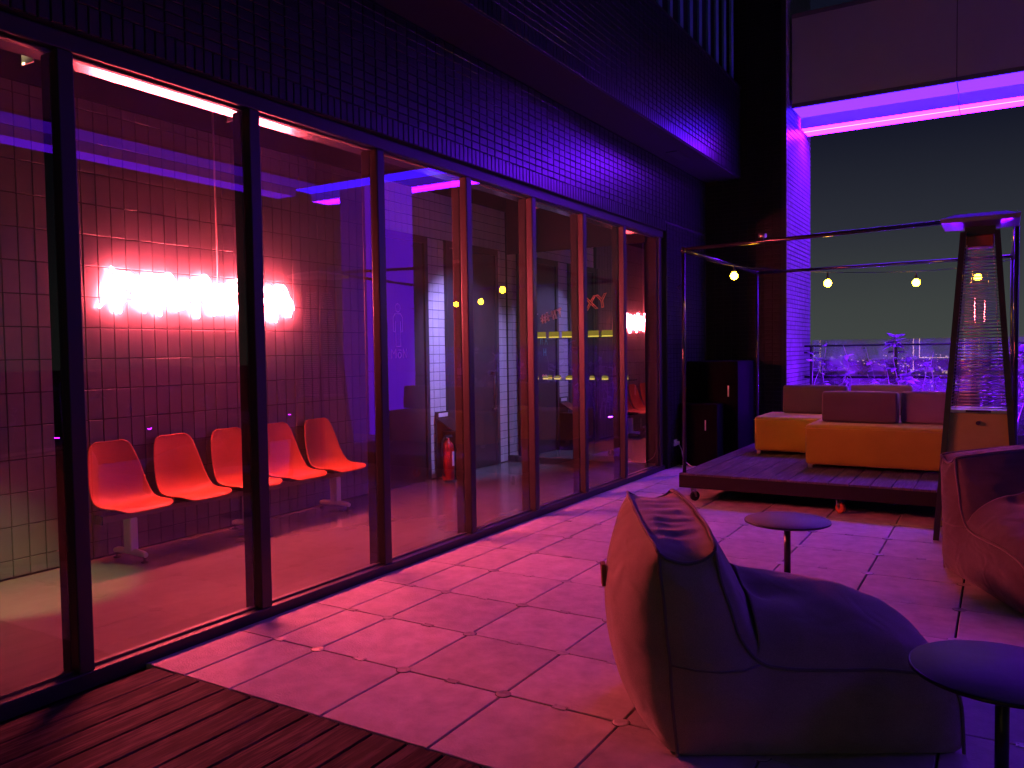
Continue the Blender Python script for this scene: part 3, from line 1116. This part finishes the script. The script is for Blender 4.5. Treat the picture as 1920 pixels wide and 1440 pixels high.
def plant(loc, h, lean, lbl, group, nl=9, crown=False, seed=0, lsz=.16):
    rr = random.Random(seed)
    p = thing('leggy_plant', lbl, 'plant', loc, 0, group)
    pts = []
    ax, ay = rr.uniform(-1, 1), rr.uniform(-.5, .5)
    for k in range(9):
        t = k / 8
        pts.append((lean * t + .07 * math.sin(t * 6 + seed) * t + .025 * ax * math.sin(11 * t), .05 * ay * math.sin(t * 5 + seed), h * t))
    part('stem', MB().tube(pts, [.008 - .005 * k / 8 for k in range(9)], 6), M_stem, p)
    for k in range(nl):
        t = rr.uniform(.22, 1) if not crown else (rr.uniform(.9, 1) if k < nl * .7 else rr.uniform(.2, .9))
        i0 = min(7, int(t * 8)); ff = t * 8 - i0
        q = Vector(pts[i0]).lerp(Vector(pts[i0 + 1]), ff)
        o = link('leaf', leafm, None, p, q, (rr.uniform(-.5, .5), rr.uniform(-.7, .5), rr.uniform(0, 6.28)))
        s_ = lsz * rr.uniform(.45, 1.0) * (1.35 if crown and t > .85 else 1)
        o.scale = (s_, s_, s_)
    return p


PL = [  # x, height above soil, lean, label, crown
    (.86, 1.20, -.10, 'thin bare-stemmed plant nearest the purple wall end', False),
    (1.02, 1.28, -.16, 'leggy plant crossing stems near the wall end', False),
    (1.20, 1.22, .02, 'leggy plant with a broad pale leaf low on its stem', False),
    (1.34, .98, -.12, 'bent plant with sideways leaves behind the dark cushion', False),
    (1.60, 1.18, -.02, 'upright plant with small paired leaves behind the middle cushion', False),
    (1.93, 1.33, .02, 'tallest plant with a full leafy crown beside the railing post', True),
    (2.18, 1.05, -.14, 'curling plant just right of the leafy crown', False),
    (2.34, .92, -.10, 'thin leaning plant behind the pale cushion', False),
    (2.62, .55, .04, 'short sprig between the cushions and the heater', False),
    (2.95, .80, .05, 'leafy plant glimpsed through the heater guard', False),
    (3.12, .75, -.05, 'second leafy plant glimpsed through the heater guard', False),
    (3.42, 1.12, .05, 'dense plant right of the heater', True),
    (3.55, .85, -.05, 'low dense plant at the right edge', True),
    (.76, .95, .06, 'short thin plant tucked against the purple wall end', False),
    (1.12, .75, .10, 'low plant leaning right behind the dark purple cushion', False),
    (1.46, .80, .08, 'low plant behind the gap between the two rear cushions', False),
    (1.75, 1.02, .05, 'mid-height plant just left of the leafy crown', False),
    (2.06, .78, .06, 'low leafy plant under the full crown', True),
    (2.48, 1.10, -.08, 'tall thin plant behind the pale cushion near the heater', False)]
for k, (x, h, ln, lab, cr_) in enumerate(PL):
    plant((x, 9.66 + .10 * math.sin(k * 2.1), .42), h, ln, lab, 'plants along the far railing', 15 if not cr_ else 34, cr_, 20 + k, .15)
for k in range(15):
    plant((7.25 + .1 * math.sin(k * 1.7), -.2 + k * .62, .40), .55 + .4 * R.random(), .1 * math.sin(k), 'leafy plant in the outer planter, seen mirrored in the window glass',
          'plants along the outer edge', 9, k % 3 == 0, 60 + k, .18)
for k in range(6):
    u = thing('planter_uplight', 'purple uplight in the outer planter trough, mirrored in the window glass', 'uplight', (7.10, .4 + k * 1.5, .404), 0, 'outer planter uplights')
    part('housing', MB().lathe([(.045, 0), (.045, .05), (.04, .055), (0, .055)], n=14), M_blackmetal, u)
    part('lens', MB().lathe([(.034, .0555), (.034, .058), (0, .058)], n=14), emis('outer_uplight_lens', PURPLE, 600), u)
# purple uplights in the far planter (the planting is lit from below in the photograph)
for k, x in enumerate((1.05, 1.75, 2.45, 3.25)):
    u = thing('planter_uplight', ['purple uplight in the planter by the wall end', 'purple uplight in the planter behind the middle cushion', 'purple uplight in the planter behind the pale cushion', 'purple uplight in the planter right of the heater'][k], 'uplight', (x, 9.43, .424), 0, 'planter uplights')
    part('housing', MB().lathe([(.045, 0), (.045, .05), (.04, .055), (0, .055)], n=14), M_blackmetal, u)
    part('lens', MB().lathe([(.034, .0555), (.034, .058), (0, .058)], n=14), emis('uplight_lens', PURPLE, 4200), u)

# ================================================================== WHEELED PLATFORM WITH PIPE CANOPY
PX0, PX1, PY0, PY1, PZ = .285, 3.42, 5.04, 8.15, .285
wp = thing('wheeled_platform', 'low timber platform on castors under an open black pipe canopy', 'platform', (0, 0, 0))
rim = MB()
rim.box(PX0, PX1, PY0, PY0 + .05, .150, PZ - .004)
rim.box(PX0, PX1, PY1 - .05, PY1, .150, PZ - .004)
rim.box(PX0, PX0 + .05, PY0 + .05, PY1 - .05, .150, PZ - .004)
rim.box(PX1 - .05, PX1, PY0 + .05, PY1 - .05, .150, PZ - .004)
rim.box(PX0 + .05, PX1 - .05, PY0 + .05, PY1 - .05, .20, .24)
part('rim_frame', rim, mat('rim_brown', (.016, .013, .013), .6, spec=.25), wp)
x = PX0
st = None
while x < PX1 - .02:
    x1 = min(x + .187, PX1)
    part('deck_board', MB().box(x + .003, x1 - .003, PY0 - .008, PY1 + .008, PZ - .003, PZ + .018), M_stage, wp, bevel=.004)
    x = x1
for (cx, cy_) in ((PX0 + .12, PY0 + .09), (1.86, PY0 + .11), (PX1 - .12, PY0 + .09), (PX0 + .12, PY1 - .1), (1.86, PY1 - .1), (PX1 - .12, PY1 - .1)):
    ang = R.uniform(-.9, .9)
    ca = part('castor', MB().box(cx - .04, cx + .04, cy_ - .04, cy_ + .04, .140, .1495), M_steel, wp)
    d_ = Vector((math.cos(ang), math.sin(ang), 0)); n_ = Vector((-d_.y, d_.x, 0))
    c0 = Vector((cx, cy_, 0)) + d_ * .025
    fk = MB()
    for sgn in (-1, 1):
        q = c0 + n_ * .026 * sgn
        fk.tube([Vector((cx, cy_, .139)) + n_ * .026 * sgn, q + Vector((0, 0, .055))], [.016, .011], 8)
    fk.tube([c0 - n_ * .034 + Vector((0, 0, .052)), c0 + n_ * .034 + Vector((0, 0, .052))], .008, 8)
    part('fork', fk, M_steel, ca)
    wl = MB().tube([c0 - n_ * .018 + Vector((0, 0, .052)), c0 - n_ * .012 + Vector((0, 0, .052)), c0 + n_ * .012 + Vector((0, 0, .052)), c0 + n_ * .018 + Vector((0, 0, .052))], [.044, .052, .052, .044], 20)
    part('wheel', wl, M_orange if cx > 1 else M_rubber, ca)
pr = .020
zt = {(0, 0): 2.665, (1, 0): 2.735, (0, 1): 2.645, (1, 1): 2.660}
px = (PX0 + .045, PX1 - .105)
py = (PY0 + .045, PY1 - .045)
for (a, b_), z in zt.items():
    part('post', MB().tube([(px[a], py[b_], PZ + .018), (px[a], py[b_], z)], pr, 12), M_pipe, wp)
for (p, q) in (((0, 0), (1, 0)), ((0, 1), (1, 1)), ((0, 0), (0, 1)), ((1, 0), (1, 1))):
    A = Vector((px[p[0]], py[p[1]], zt[p])); B = Vector((px[q[0]], py[q[1]], zt[q]))
    part('top_pipe', MB().tube([A, B], pr, 12), M_pipe, wp)
for (a, b_), z in zt.items():
    part('corner_joint', MB().lathe([(.0, -.035), (.026, -.03), (.028, 0), (.022, .024), (0, .028)], (px[a], py[b_], z), 12), M_pipe, wp)
part('hook', MB().tube([(px[0] - .02, py[0] - .02, 2.30), (px[0] - .05, py[0] - .03, 2.27), (px[0] - .03, py[0] - .03, 2.24)], .008, 6), M_blackmetal, wp)
part('strap', MB().tube([(px[0] - .012, py[0] - .02, 2.28), (px[0] + .012, py[0] - .022, 1.95), (px[0] - .01, py[0] - .02, 1.62)], .006, 6), M_blackmetal, wp)

lampb = thing('clip_lamp', 'small lamp clipped on top of the front canopy pipe', 'lamp', (1.15, py[0], 2.715))
part('body', MB().tube([(-.03, 0, .03), (.04, -.02, .02)], .022, 10), M_steel, lampb)
part('clip', MB().box(-.015, .015, -.02, .02, -.03, .02), M_blackmetal, lampb)

# ---- sofas


def rbox(name, x0, x1, y0, y1, z0, z1, m_, parent, bev=.03, puff=.012, n=7):
    bm = bmesh.new()
    bmesh.ops.create_cube(bm, size=1)
    bmesh.ops.subdivide_edges(bm, edges=bm.edges[:], cuts=n, use_grid_fill=True)
    sx, sy, sz = x1 - x0, y1 - y0, z1 - z0
    for v in bm.verts:
        u = [c_ * 2 for c_ in v.co]
        fl = [1 - abs(c_) ** 2.2 for c_ in u]
        co = Vector((v.co.x * sx, v.co.y * sy, v.co.z * sz))
        for ax in range(3):
            if abs(abs(u[ax]) - 1) < 1e-4:
                o1, o2 = [a for a in range(3) if a != ax]
                co[ax] += math.copysign(puff * max(0, fl[o1]) ** .6 * max(0, fl[o2]) ** .6, u[ax])
        v.co = co + Vector((R.uniform(-1, 1), R.uniform(-1, 1), R.uniform(-1, 1))) * .0012
    me = D.meshes.new(name)
    bm.to_mesh(me)
    bm.free()
    for p_ in me.polygons:
        p_.use_smooth = True
    o = link(name, me, m_, parent, ((x0 + x1) / 2, (y0 + y1) / 2, (z0 + z1) / 2))
    b_ = o.modifiers.new('bevel', 'BEVEL'); b_.width = bev; b_.segments = 4; b_.limit_method = 'ANGLE'; b_.angle_limit = rad(50)
    return o


SZ = PZ + .018
s1 = thing('ottoman_sofa', 'long yellow upholstered bench in front, carrying two cushions', 'sofa', (0, 0, SZ), 0, 'yellow benches')
rbox('seat', 1.385, 3.10, 5.98, 6.86, .040, .475, M_yellow, s1, .035)
for a in (1.43, 3.05):
    for b_ in (6.03, 6.80):
        part('leg', MB().box(a - .022, a + .022, b_ - .022, b_ + .022, 0, .045), M_steel, s1)
s2 = thing('ottoman_sofa', 'yellow upholstered bench behind on the left, partly hidden by the front one', 'sofa', (0, 0, SZ), 0, 'yellow benches')
rbox('seat', .585, 2.50, 6.95, 7.78, .040, .465, M_yellow, s2, .035)
for a in (.63, 2.45):
    for b_ in (7.0, 7.73):
        part('leg', MB().box(a - .022, a + .022, b_ - .022, b_ + .022, 0, .045), M_steel, s2)


for sofa_, (a0, a1, b0, b1, zt_) in ((s1, (1.385, 3.10, 5.98, 6.86, .475)), (s2, (.585, 2.50, 6.95, 7.78, .465))):
    q_ = .004
    zz_ = zt_ - .040
    part('seat_seam', MB().tube([(a0 - q_, b0 - q_, zz_), (a1 + q_, b0 - q_, zz_), (a1 + q_, b1 + q_, zz_), (a0 - q_, b1 + q_, zz_)], .0035, 5, closed=True), M_yellow, sofa_)


def cushion(lb, x0, x1, y, z, m_, th=.16, h=.335, tilt=6):
    o = rbox('back_cushion', -(x1 - x0) / 2, (x1 - x0) / 2, -th / 2, th / 2, 0, h, m_, None, .022, .010)
    o.location = ((x0 + x1) / 2, y, z + h / 2 + .01)
    o.rotation_euler = (rad(-tilt), 0, 0)
    tag(o, lb, 'cushion', 'back cushions')
    return o


zc = SZ + .478
cushion('maroon back cushion in the middle of the front yellow bench', 1.52, 2.27, 6.33, zc, M_mauve, .26, .33, 4)
cushion('lighter mauve back cushion on the front yellow bench beside the heater', 2.30, 3.02, 6.42, zc, M_mauve2, .24, .33, 6)
cushion('dark purple back cushion on the left end of the rear yellow bench', .83, 1.58, 7.52, zc - .01, M_mauve, .2, .35, 4)
cushion('pale mauve back cushion peeping out behind the middle cushion', 1.62, 2.30, 7.60, zc - .01, M_mauve2, .2, .36, 4)

# ---- string lights
sg = thing('string_lights', 'string of warm glowing globe bulbs slung across the pipe canopy', 'string lights', (0, 0, 0))
ca = [(px[0], py[0], 2.63), (.75, 5.50, 2.50), (1.55, 6.30, 2.445), (2.37, 7.05, 2.46), (2.95, 7.65, 2.53), (px[1], py[1], 2.62)]
part('cable', MB().tube(spline(ca, 6), .004, 5), M_rubber, sg)
sg2 = []
for (x, y, z) in ((.75, 5.50, 2.395), (1.57, 6.25, 2.318), (2.38, 7.03, 2.330), (2.97, 7.65, 2.40)):
    so = part('bulb_socket', MB().tube([(x, y, z + .12), (x, y, z + .05), (x, y, z + .035)], [.006, .016, .019], 10), M_rubber, sg)
    part('bulb', MB().lathe([(.0, -.042), (.02, -.037), (.035, -.02), (.040, 0), (.034, .020), (.020, .034), (.016, .044), (0, .044)], (x, y, z), 16), E_bulb, so)

# ================================================================== HEATER
hx, hy = 3.05, 4.63
ht_ = thing('patio_heater', 'pyramid patio heater with black legs, wire guard and brassy lower panel', 'heater', (hx, hy, 0))
HB, HT, HZ = .295, .120, 2.55


def hw(z):
    return HB + (HT - HB) * z / HZ


for sx in (-1, 1):
    for sy in (-1, 1):
        b = MB()
        r_ = .022
        vs = []
        for z in (0.0, HZ):
            w_ = hw(z)
            cx, cy_ = sx * w_, sy * w_
            vs += [(cx - r_, cy_ - r_, z), (cx + r_, cy_ - r_, z), (cx + r_, cy_ + r_, z), (cx - r_, cy_ + r_, z)]
        b.add(vs, [(0, 1, 5, 4), (1, 2, 6, 5), (2, 3, 7, 6), (3, 0, 4, 7), (3, 2, 1, 0), (4, 5, 6, 7)])
        part('leg', b, M_blackmetal, ht_)
for fy, fx in ((-1, 0), (1, 0), (0, -1), (0, 1)):
    vs = []
    for z in (.12, 1.055):
        w_ = hw(z)
        for s_ in (-1, 1):
            e_ = w_ - .022
            if fy:
                vs.append((s_ * e_, fy * (w_ - .004), z))
            else:
                vs.append((fx * (w_ - .004), s_ * e_, z))
    b = MB().add(vs, [(0, 1, 3, 2)])
    o = part('lower_panel', b, M_brass, ht_)
    so = o.modifiers.new('t', 'SOLIDIFY'); so.thickness = .006
part('panel_top', MB().box(-hw(1.08) + .01, hw(1.08) - .01, -hw(1.08) + .01, hw(1.08) - .01, 1.06, 1.085), M_steel, ht_)
part('knob', MB().tube([(0, -hw(.98) - .002, .98), (0, -hw(.98) - .016, .98)], .017, 12), M_rubber, ht_)
part('burner_slot', MB().box(-.09, .09, -hw(1.085) - .004, -hw(1.085) + .02, 1.066, 1.082), M_rubber, ht_)
part('flame_tube', MB().tube([(0, 0, 1.086), (0, 0, 2.42)], .065, 20, caps=False), M_tube, ht_)
gd = MB()
zz = 1.10
while zz < 2.44:
    w_ = hw(zz) - .012
    gd.tube([(-w_, -w_ - .006, zz), (w_, -w_ - .006, zz)], .0032, 4)
    gd.tube([(-w_, w_ + .006, zz), (w_, w_ + .006, zz)], .0032, 4)
    gd.tube([(-w_ - .006, -w_, zz), (-w_ - .006, w_, zz)], .0032, 4)
    gd.tube([(w_ + .006, -w_, zz), (w_ + .006, w_, zz)], .0032, 4)
    zz += .0275
for t_ in (-.8, .8):
    for sy in (-1, 1):
        w0, w1 = hw(1.10) - .012, hw(2.44) - .012
        gd.tube([(t_ * w0, sy * (w0 + .004), 1.10), (t_ * w1, sy * (w1 + .004), 2.44)], .003, 4)
gg = part('wire_guard', gd, M_wire, ht_)
gg['kind'] = 'stuff'
part('burner_head', MB().box(-.10, .10, -.10, .10, 2.425, 2.52), mat('copper_burner', (.30, .11, .06), .45, metal=.6), ht_, bevel=.01)
hd = MB()
for (w0, z0, w1, z1) in ((.305, 2.635, .285, 2.60),):
    pass
vs = []
for w_, z in ((.11, 2.590), (.275, 2.615), (.282, 2.650), (.18, 2.690), (.0, 2.698)):
    vs += [(-w_, -w_, z), (w_, -w_, z), (w_, w_, z), (-w_, w_, z)]
fs = []
for i in range(4):
    for k in range(4):
        a = i * 4
        fs.append((a + k, a + (k + 1) % 4, a + 4 + (k + 1) % 4, a + 4 + k))
hd.add(vs, fs)
hd.f.append((3, 2, 1, 0)); hd.sm.append(False)
part('hood', hd, mat('hood_metal', (.40, .38, .40), .28, metal=.9), ht_)
part('hood_neck', MB().box(-.11, .11, -.11, .11, 2.52, 2.60), M_blackmetal, ht_)

# ================================================================== BEANBAG LOUNGERS
BWD = .90
sidep = spline([(0, .0, 0), (-.018, .20, 0), (-.035, .45, 0), (-.055, .66, 0), (-.072, .815, 0)], 5)[:-1]       # back seam, bottom to top
topp = spline([(-.072, .815, 0), (-.03, .792, 0), (.04, .775, 0), (.11, .790, 0), (.150, .822, 0)], 4)[:-1]
frontp = spline([(.150, .822, 0), (.168, .72, 0), (.205, .60, 0), (.255, .47, 0), (.325, .375, 0), (.43, .352, 0), (.62, .345, 0), (.80, .340, 0), (.97, .325, 0), (1.085, .290, 0)], 4)[:-1]
nosep = spline([(1.085, .290, 0), (1.118, .19, 0), (1.13, .0, 0)], 4)
botp = [Vector((1.13 * (1 - k / 8), 0, 0)) for k in range(1, 8)]
outl = sidep + topp + frontp + nosep + botp
NO = len(outl)
iB = (0, len(sidep)); iT = (iB[1], iB[1] + len(topp)); iF = (iT[1], iT[1] + len(frontp)); iN = (iF[1], iF[1] + len(nosep))
NV = 40
from mathutils import noise as mnoise, geometry as mgeo


def hnoise(x, y, z):
    return mnoise.noise(Vector((x, y, z)))


def bag_point(i, t):
    p = outl[i]
    q = math.sin(math.pi * min(max(t, 0), 1)) ** .5
    u, w_ = p.x, p.y
    v = t * BWD
    if iB[0] <= i < iB[1]:
        f = (i - iB[0]) / (iB[1] - iB[0])
        u -= .195 * q * math.sin(math.pi * min(1, .10 + f * .86)) ** .75
        u += .006 * q * hnoise(u * 3, v * 10, w_ * 5)
        ed = math.exp(-t / .16) + math.exp(-(1 - t) / .16)
        u += .016 * ed * q * hnoise(v * 2, w_ * 11, 5.1)
    elif iT[0] <= i < iT[1]:
        f = (i - iT[0]) / (iT[1] - iT[0])
        m_ = math.sin(math.pi * f)
        w_ += (.012 + .050 * m_) * q
        u += -.012 * q * (1 - f) + .012 * q * f
        w_ += .016 * m_ * q * hnoise(u * 3, v * 26, 1.3)          # gathers across the top panel
    elif iF[0] <= i < iF[1]:
        f = (i - iF[0]) / (iF[1] - iF[0])
        if f < .42:
            g_ = f / .42
            u += .12 * q * math.sin(math.pi * min(1, .06 + g_ * .66)) ** .8
            w_ += .02 * q * (1 - g_) + .09 * q * g_ * g_
        else:
            g_ = (f - .42) / .58
            dome = math.cos(g_ * math.pi / 2 * .98) ** .75
            w_ += q * (.06 + .215 * dome)
            u += .04 * q * g_
            # sat-in hollow and soft folds
            w_ -= .060 * math.exp(-((g_ - .20) / .13) ** 2 - ((t - .34) / .10) ** 2)
            w_ -= .030 * math.exp(-((g_ - .42) / .10) ** 2 - ((t - .30) / .16) ** 2)
            w_ += .028 * q * hnoise(u * 3.6, v * 3.6, 7.7) + .008 * q * hnoise(u * 9, v * 9, 2.7)
    elif iN[0] <= i < iN[1]:
        f = (i - iN[0]) / (iN[1] - iN[0])
        u += .055 * q * math.sin(math.pi * (.28 + .70 * f))
        w_ += .06 * q * (1 - f)
    if iT[0] <= i <= iT[1]:
        w_ += .085 * t
    elif iB[0] <= i < iB[1]:
        w_ += .085 * t * ((i - iB[0]) / (iB[1] - iB[0])) ** 2
    elif iF[0] <= i < iF[1]:
        f = (i - iF[0]) / (iF[1] - iF[0])
        w_ += .085 * t * max(0, 1 - f / .42)
    n_ = hnoise(u * 7 + 3, v * 7, w_ * 7) * .006
    return Vector((u + n_, v, max(w_ + n_ * .6, 0.002) if not (iN[1] <= i) else 0.002))


b = MB()
for k in range(NV + 1):
    t = k / NV
    for i in range(NO):
        b.v.append(tuple(bag_point(i, t)))
for k in range(NV):
    for i in range(NO):
        j = (i + 1) % NO
        b.f.append((k * NO + i, k * NO + j, (k + 1) * NO + j, (k + 1) * NO + i)); b.sm.append(True)


def seg_dist(p, poly):
    dmin = 9
    for i in range(len(poly)):
        a_, c_ = poly[i], poly[(i + 1) % len(poly)]
        ac = c_ - a_
        t_ = max(0, min(1, (p - a_).dot(ac) / max(ac.length_squared, 1e-9)))
        dmin = min(dmin, (p - a_ - ac * t_).length)
    return dmin


def inside(p, poly):
    c_ = False
    for i in range(len(poly)):
        a_, d_ = poly[i], poly[i - 1]
        if (a_.y > p.y) != (d_.y > p.y) and p.x < (d_.x - a_.x) * (p.y - a_.y) / (d_.y - a_.y) + a_.x:
            c_ = not c_
    return c_


for side in (0, 1):
    base = 0 if side == 0 else NV * NO
    poly = [Vector((b.v[base + i][0], b.v[base + i][2])) for i in range(NO)]
    pts2 = list(poly)
    gx = -.1
    while gx < 1.2:
        gz = .02
        while gz < 1.0:
            p = Vector((gx + .012 * R.uniform(-1, 1), gz + .012 * R.uniform(-1, 1)))
            if inside(p, poly) and seg_dist(p, poly) > .022:
                pts2.append(p)
            gz += .042
        gx += .042
    vo, eo, fo, ov_, oe_, of_ = mgeo.delaunay_2d_cdt(pts2, [(i, (i + 1) % NO) for i in range(NO)], [], 1, 1e-6)
    idm = []
    y_ = b.v[base][1]
    for p in vo:
        dd = seg_dist(p, poly)
        if dd < 1e-4:
            k_ = min(range(NO), key=lambda i: (poly[i] - p).length)
            idm.append(base + k_)
        else:
            bul = .058 * (1 - math.exp(-dd / .06)) + (.012 * hnoise(p.x * 4, p.y * 4, 4 + side) + .013 * hnoise(p.x * 3.2, p.y * 11, 9)) * min(1, dd / .05)
            idm.append(len(b.v))
            b.v.append((p.x, y_ + (-bul if side == 0 else bul), p.y))
    for f_ in fo:
        g_ = [idm[x_] for x_ in f_]
        if len(set(g_)) == len(g_):
            b.f.append(tuple(g_)); b.sm.append(True)
bagm = b.mesh('cover'); bagm.materials.append(M_bag)
bm = bmesh.new(); bm.from_mesh(bagm)
bmesh.ops.recalc_face_normals(bm, faces=bm.faces[:])
bm.to_mesh(bagm); bm.free()


def seam_mesh(t):
    idx = list(range(0, iN[1]))
    sgn = -1 if t < .5 else 1
    return MB().tube([bag_point(i, t) + Vector((0, sgn * .004, .003)) for i in idx], .0075, 6)


def ridge_mesh(i):
    return MB().tube([bag_point(i, k / 30) + Vector((0, 0, .004)) for k in range(31)], .0075, 6)


def beanbag(lbl, O, U, dark=False):
    ang = math.atan2(U[1], U[0])
    r = thing('beanbag_lounger', lbl, 'beanbag', (O[0], O[1], 0), ang, 'beanbag loungers')
    me_ = bagm
    if dark:
        me_ = bagm.copy()
        me_.materials[0] = M_bagd
    o = link('cover', me_, None, r)
    md = o.modifiers.new('sub', 'SUBSURF'); md.levels = 1; md.render_levels = 1
    for t in (0.0, 1.0):
        part('side_piping', SEAM[t], None, r)
    part('top_piping', RIDGE[0], None, r)
    part('top_piping', RIDGE[1], None, r)
    part('stitch_line', STI, None, r)
    return r


SEAM = {t: seam_mesh(t).mesh('side_piping') for t in (0.0, 1.0)}
RIDGE = [ridge_mesh(iT[0]).mesh('top_piping'), ridge_mesh(iF[0]).mesh('top_piping')]
STI = MB().tube([(-.022, -.010, .372), (.06, -.050, .368), (.16, -.060, .364), (.25, -.048, .364), (.325, -.008, .372)], .0045, 6).mesh('stitch_line')
for me in list(SEAM.values()) + RIDGE + [STI]:
    me.materials.append(M_bag2)
bb1 = beanbag('large grey beanbag lounger in the foreground, seen from its side and back', (2.115, -.167), (.861, .509))
tg = MB()
tg.box(-.010, .010, -.03, .03, -.05, .05)
tgm = part('fabric_tag', tg, mat('leather_tag', (.25, .10, .04), .6), bb1, loc=(-.236, .50, .60), rot=(0, rad(-2), 0))
beanbag('darker charcoal beanbag lounger at the right edge in front of the heater', (2.87, 3.40), (.43, -.90), True)

# ================================================================== TABLES


def table(lbl, x, y, h, r_):
    t = thing('side_table', lbl, 'table', (x, y, 0), 0, 'round side tables')
    part('table_top', MB().lathe([(0, h - .020), (r_ - .012, h - .020), (r_, h - .013), (r_, h - .006), (r_ - .006, h), (0, h)], n=64), M_top, t)
    part('edge_band', MB().lathe([(r_ - .002, h - .016), (r_ + .0025, h - .014), (r_ + .0025, h - .004), (r_ - .002, h - .002)], n=64), M_blackmetal, t)
    part('pedestal', MB().tube([(0, 0, .02), (0, 0, h - .021)], .022, 16), M_blackmetal, t)
    part('base', MB().lathe([(.19, 0), (.19, .008), (.05, .018), (.03, .03), (0, .03)], n=40), M_blackmetal, t)
    return t


table('small round dark table between the foreground beanbag and the platform', 1.985, 2.365, .465, .275)
table('small round dark table at the bottom right in front of the foreground beanbag', 3.215, -.01, .512, .288)

# ================================================================== CABINETS BY THE BRICK WALL
c1 = thing('black_cabinet', 'taller black cabinet against the brick wall behind the platform', 'cabinet', (-.33, 8.36, 0), 0, 'black cabinets')
part('body', MB().box(-.28, .44, -.42, .42, .0, 1.44), mat('cabinet_black', (.0016, .0016, .0026), .85, spec=.12), c1, bevel=.006)
part('hinge', MB().box(.30, .315, -.435, -.421, .95, 1.1), M_steel, c1)
c2 = thing('black_cabinet', 'lower black cabinet with a small handle next to the wall socket', 'cabinet', (-.35, 7.61, 0), 0, 'black cabinets')
part('body', MB().box(-.26, .27, -.0, .30, .0, .86), MATS['cabinet_black'], c2, bevel=.006)
part('handle', MB().box(.10, .112, -.014, -.001, .50, .64), M_steel, c2)
so = thing('wall_socket', 'white double wall socket with plugged cable low on the brick wall', 'socket', (-.628, 7.47, .33))
part('plate', MB().box(0, .012, -.06, .06, -.045, .045), M_white, so, bevel=.004)
part('plug', MB().box(.013, .06, -.025, .025, -.03, .02), M_white, so, bevel=.006)
part('cable', MB().tube(spline([(.055, 0, -.02), (.10, -.02, -.10), (.14, -.05, -.22), (.28, -.12, -.30), (.42, -.10, -.325), (.60, .05, -.325)], 5), .006, 6), M_white, so)

# ================================================================== YELLOW LED FRAME BEHIND THE CAMERA (mirrored in the railing glass)
lf = thing('led_frame', 'yellow LED line frame behind the viewer, seen mirrored in the far railing glass', 'light', (0, -6.2, 0))
for pth in ([(.75, 0, .72), (.75, 0, 3.0)], [(.93, 0, 3.0), (.93, 0, 1.22), (2.22, 0, 1.22), (2.22, 0, 3.0)], [(2.40, 0, .90), (2.40, 0, 3.0)], [(2.62, 0, 3.0), (2.62, 0, 1.22), (2.80, 0, 1.22)],
            [(1.62, 0, .60), (1.62, 0, .78), (2.0, 0, .78)]):
    part('led_line', MB().tube(pth, .014, 6), E_yline, lf)
part('back_board', MB().box(.5, 3.0, -.07, -.03, -.03, 3.1), M_black, lf)

# ================================================================== CITY
rc_ = random.Random(11)
for k in range(18):
    az = rad(-14 + k * 1.4 + rc_.uniform(-.5, .5))
    dist = rc_.uniform(140, 520)
    x = CAM.x + dist * math.sin(az); y = CAM.y + dist * math.cos(az)
    top = -2 - dist * rc_.uniform(.012, .075)
    w_, d_ = rc_.uniform(10, 26), rc_.uniform(10, 18)
    bd = thing('city_building', 'distant dark city block with a few lit windows beyond the railing', 'building', (x, y, -45), rc_.uniform(-.4, .4), 'distant city blocks')
    h = max(8, top + 45)
    bl = MB().box(-w_ / 2, w_ / 2, -d_ / 2, d_ / 2, 0, h)
    bl.box(-w_ * .2, w_ * .1, -d_ * .2, d_ * .2, h, h + 2.5)
    part('wall', bl, M_city, bd)
    wn = MB()
    for q in range(rc_.randint(4, 11)):
        wx = rc_.uniform(-w_ / 2 + 1, w_ / 2 - 2); wz = h - rc_.uniform(1, min(h - 2, 30))
        ww = rc_.uniform(.5, 1.6)
        wn.box(wx, wx + ww, -d_ / 2 - .08, -d_ / 2 - .02, wz, wz + rc_.uniform(.5, 1.2))
    o = part('lit_windows', wn, rc_.choice([E_win, E_win, E_win, E_win2]), bd)
    o['kind'] = 'stuff'
dots = MB()
for k in range(800):
    az = rad(rc_.uniform(-18, 12)); dist = 200 * (1 + 9 * rc_.random() ** 1.5)
    x = CAM.x + dist * math.sin(az); y = CAM.y + dist * math.cos(az)
    s_ = dist * rc_.uniform(.0003, .0008)
    z = -44 + rc_.uniform(0, 30) * (1 if rc_.random() < .6 else 0)
    dots.box(x - s_, x + s_, y - s_, y + s_, z, z + s_ * 1.5)
o = link('city_lights', dots, emis('city_lamp', (1.0, .75, .4), 1.4))
o['kind'] = 'stuff'
o['label'] = 'scattered far-off city street lights along the horizon'
o['category'] = 'city lights'
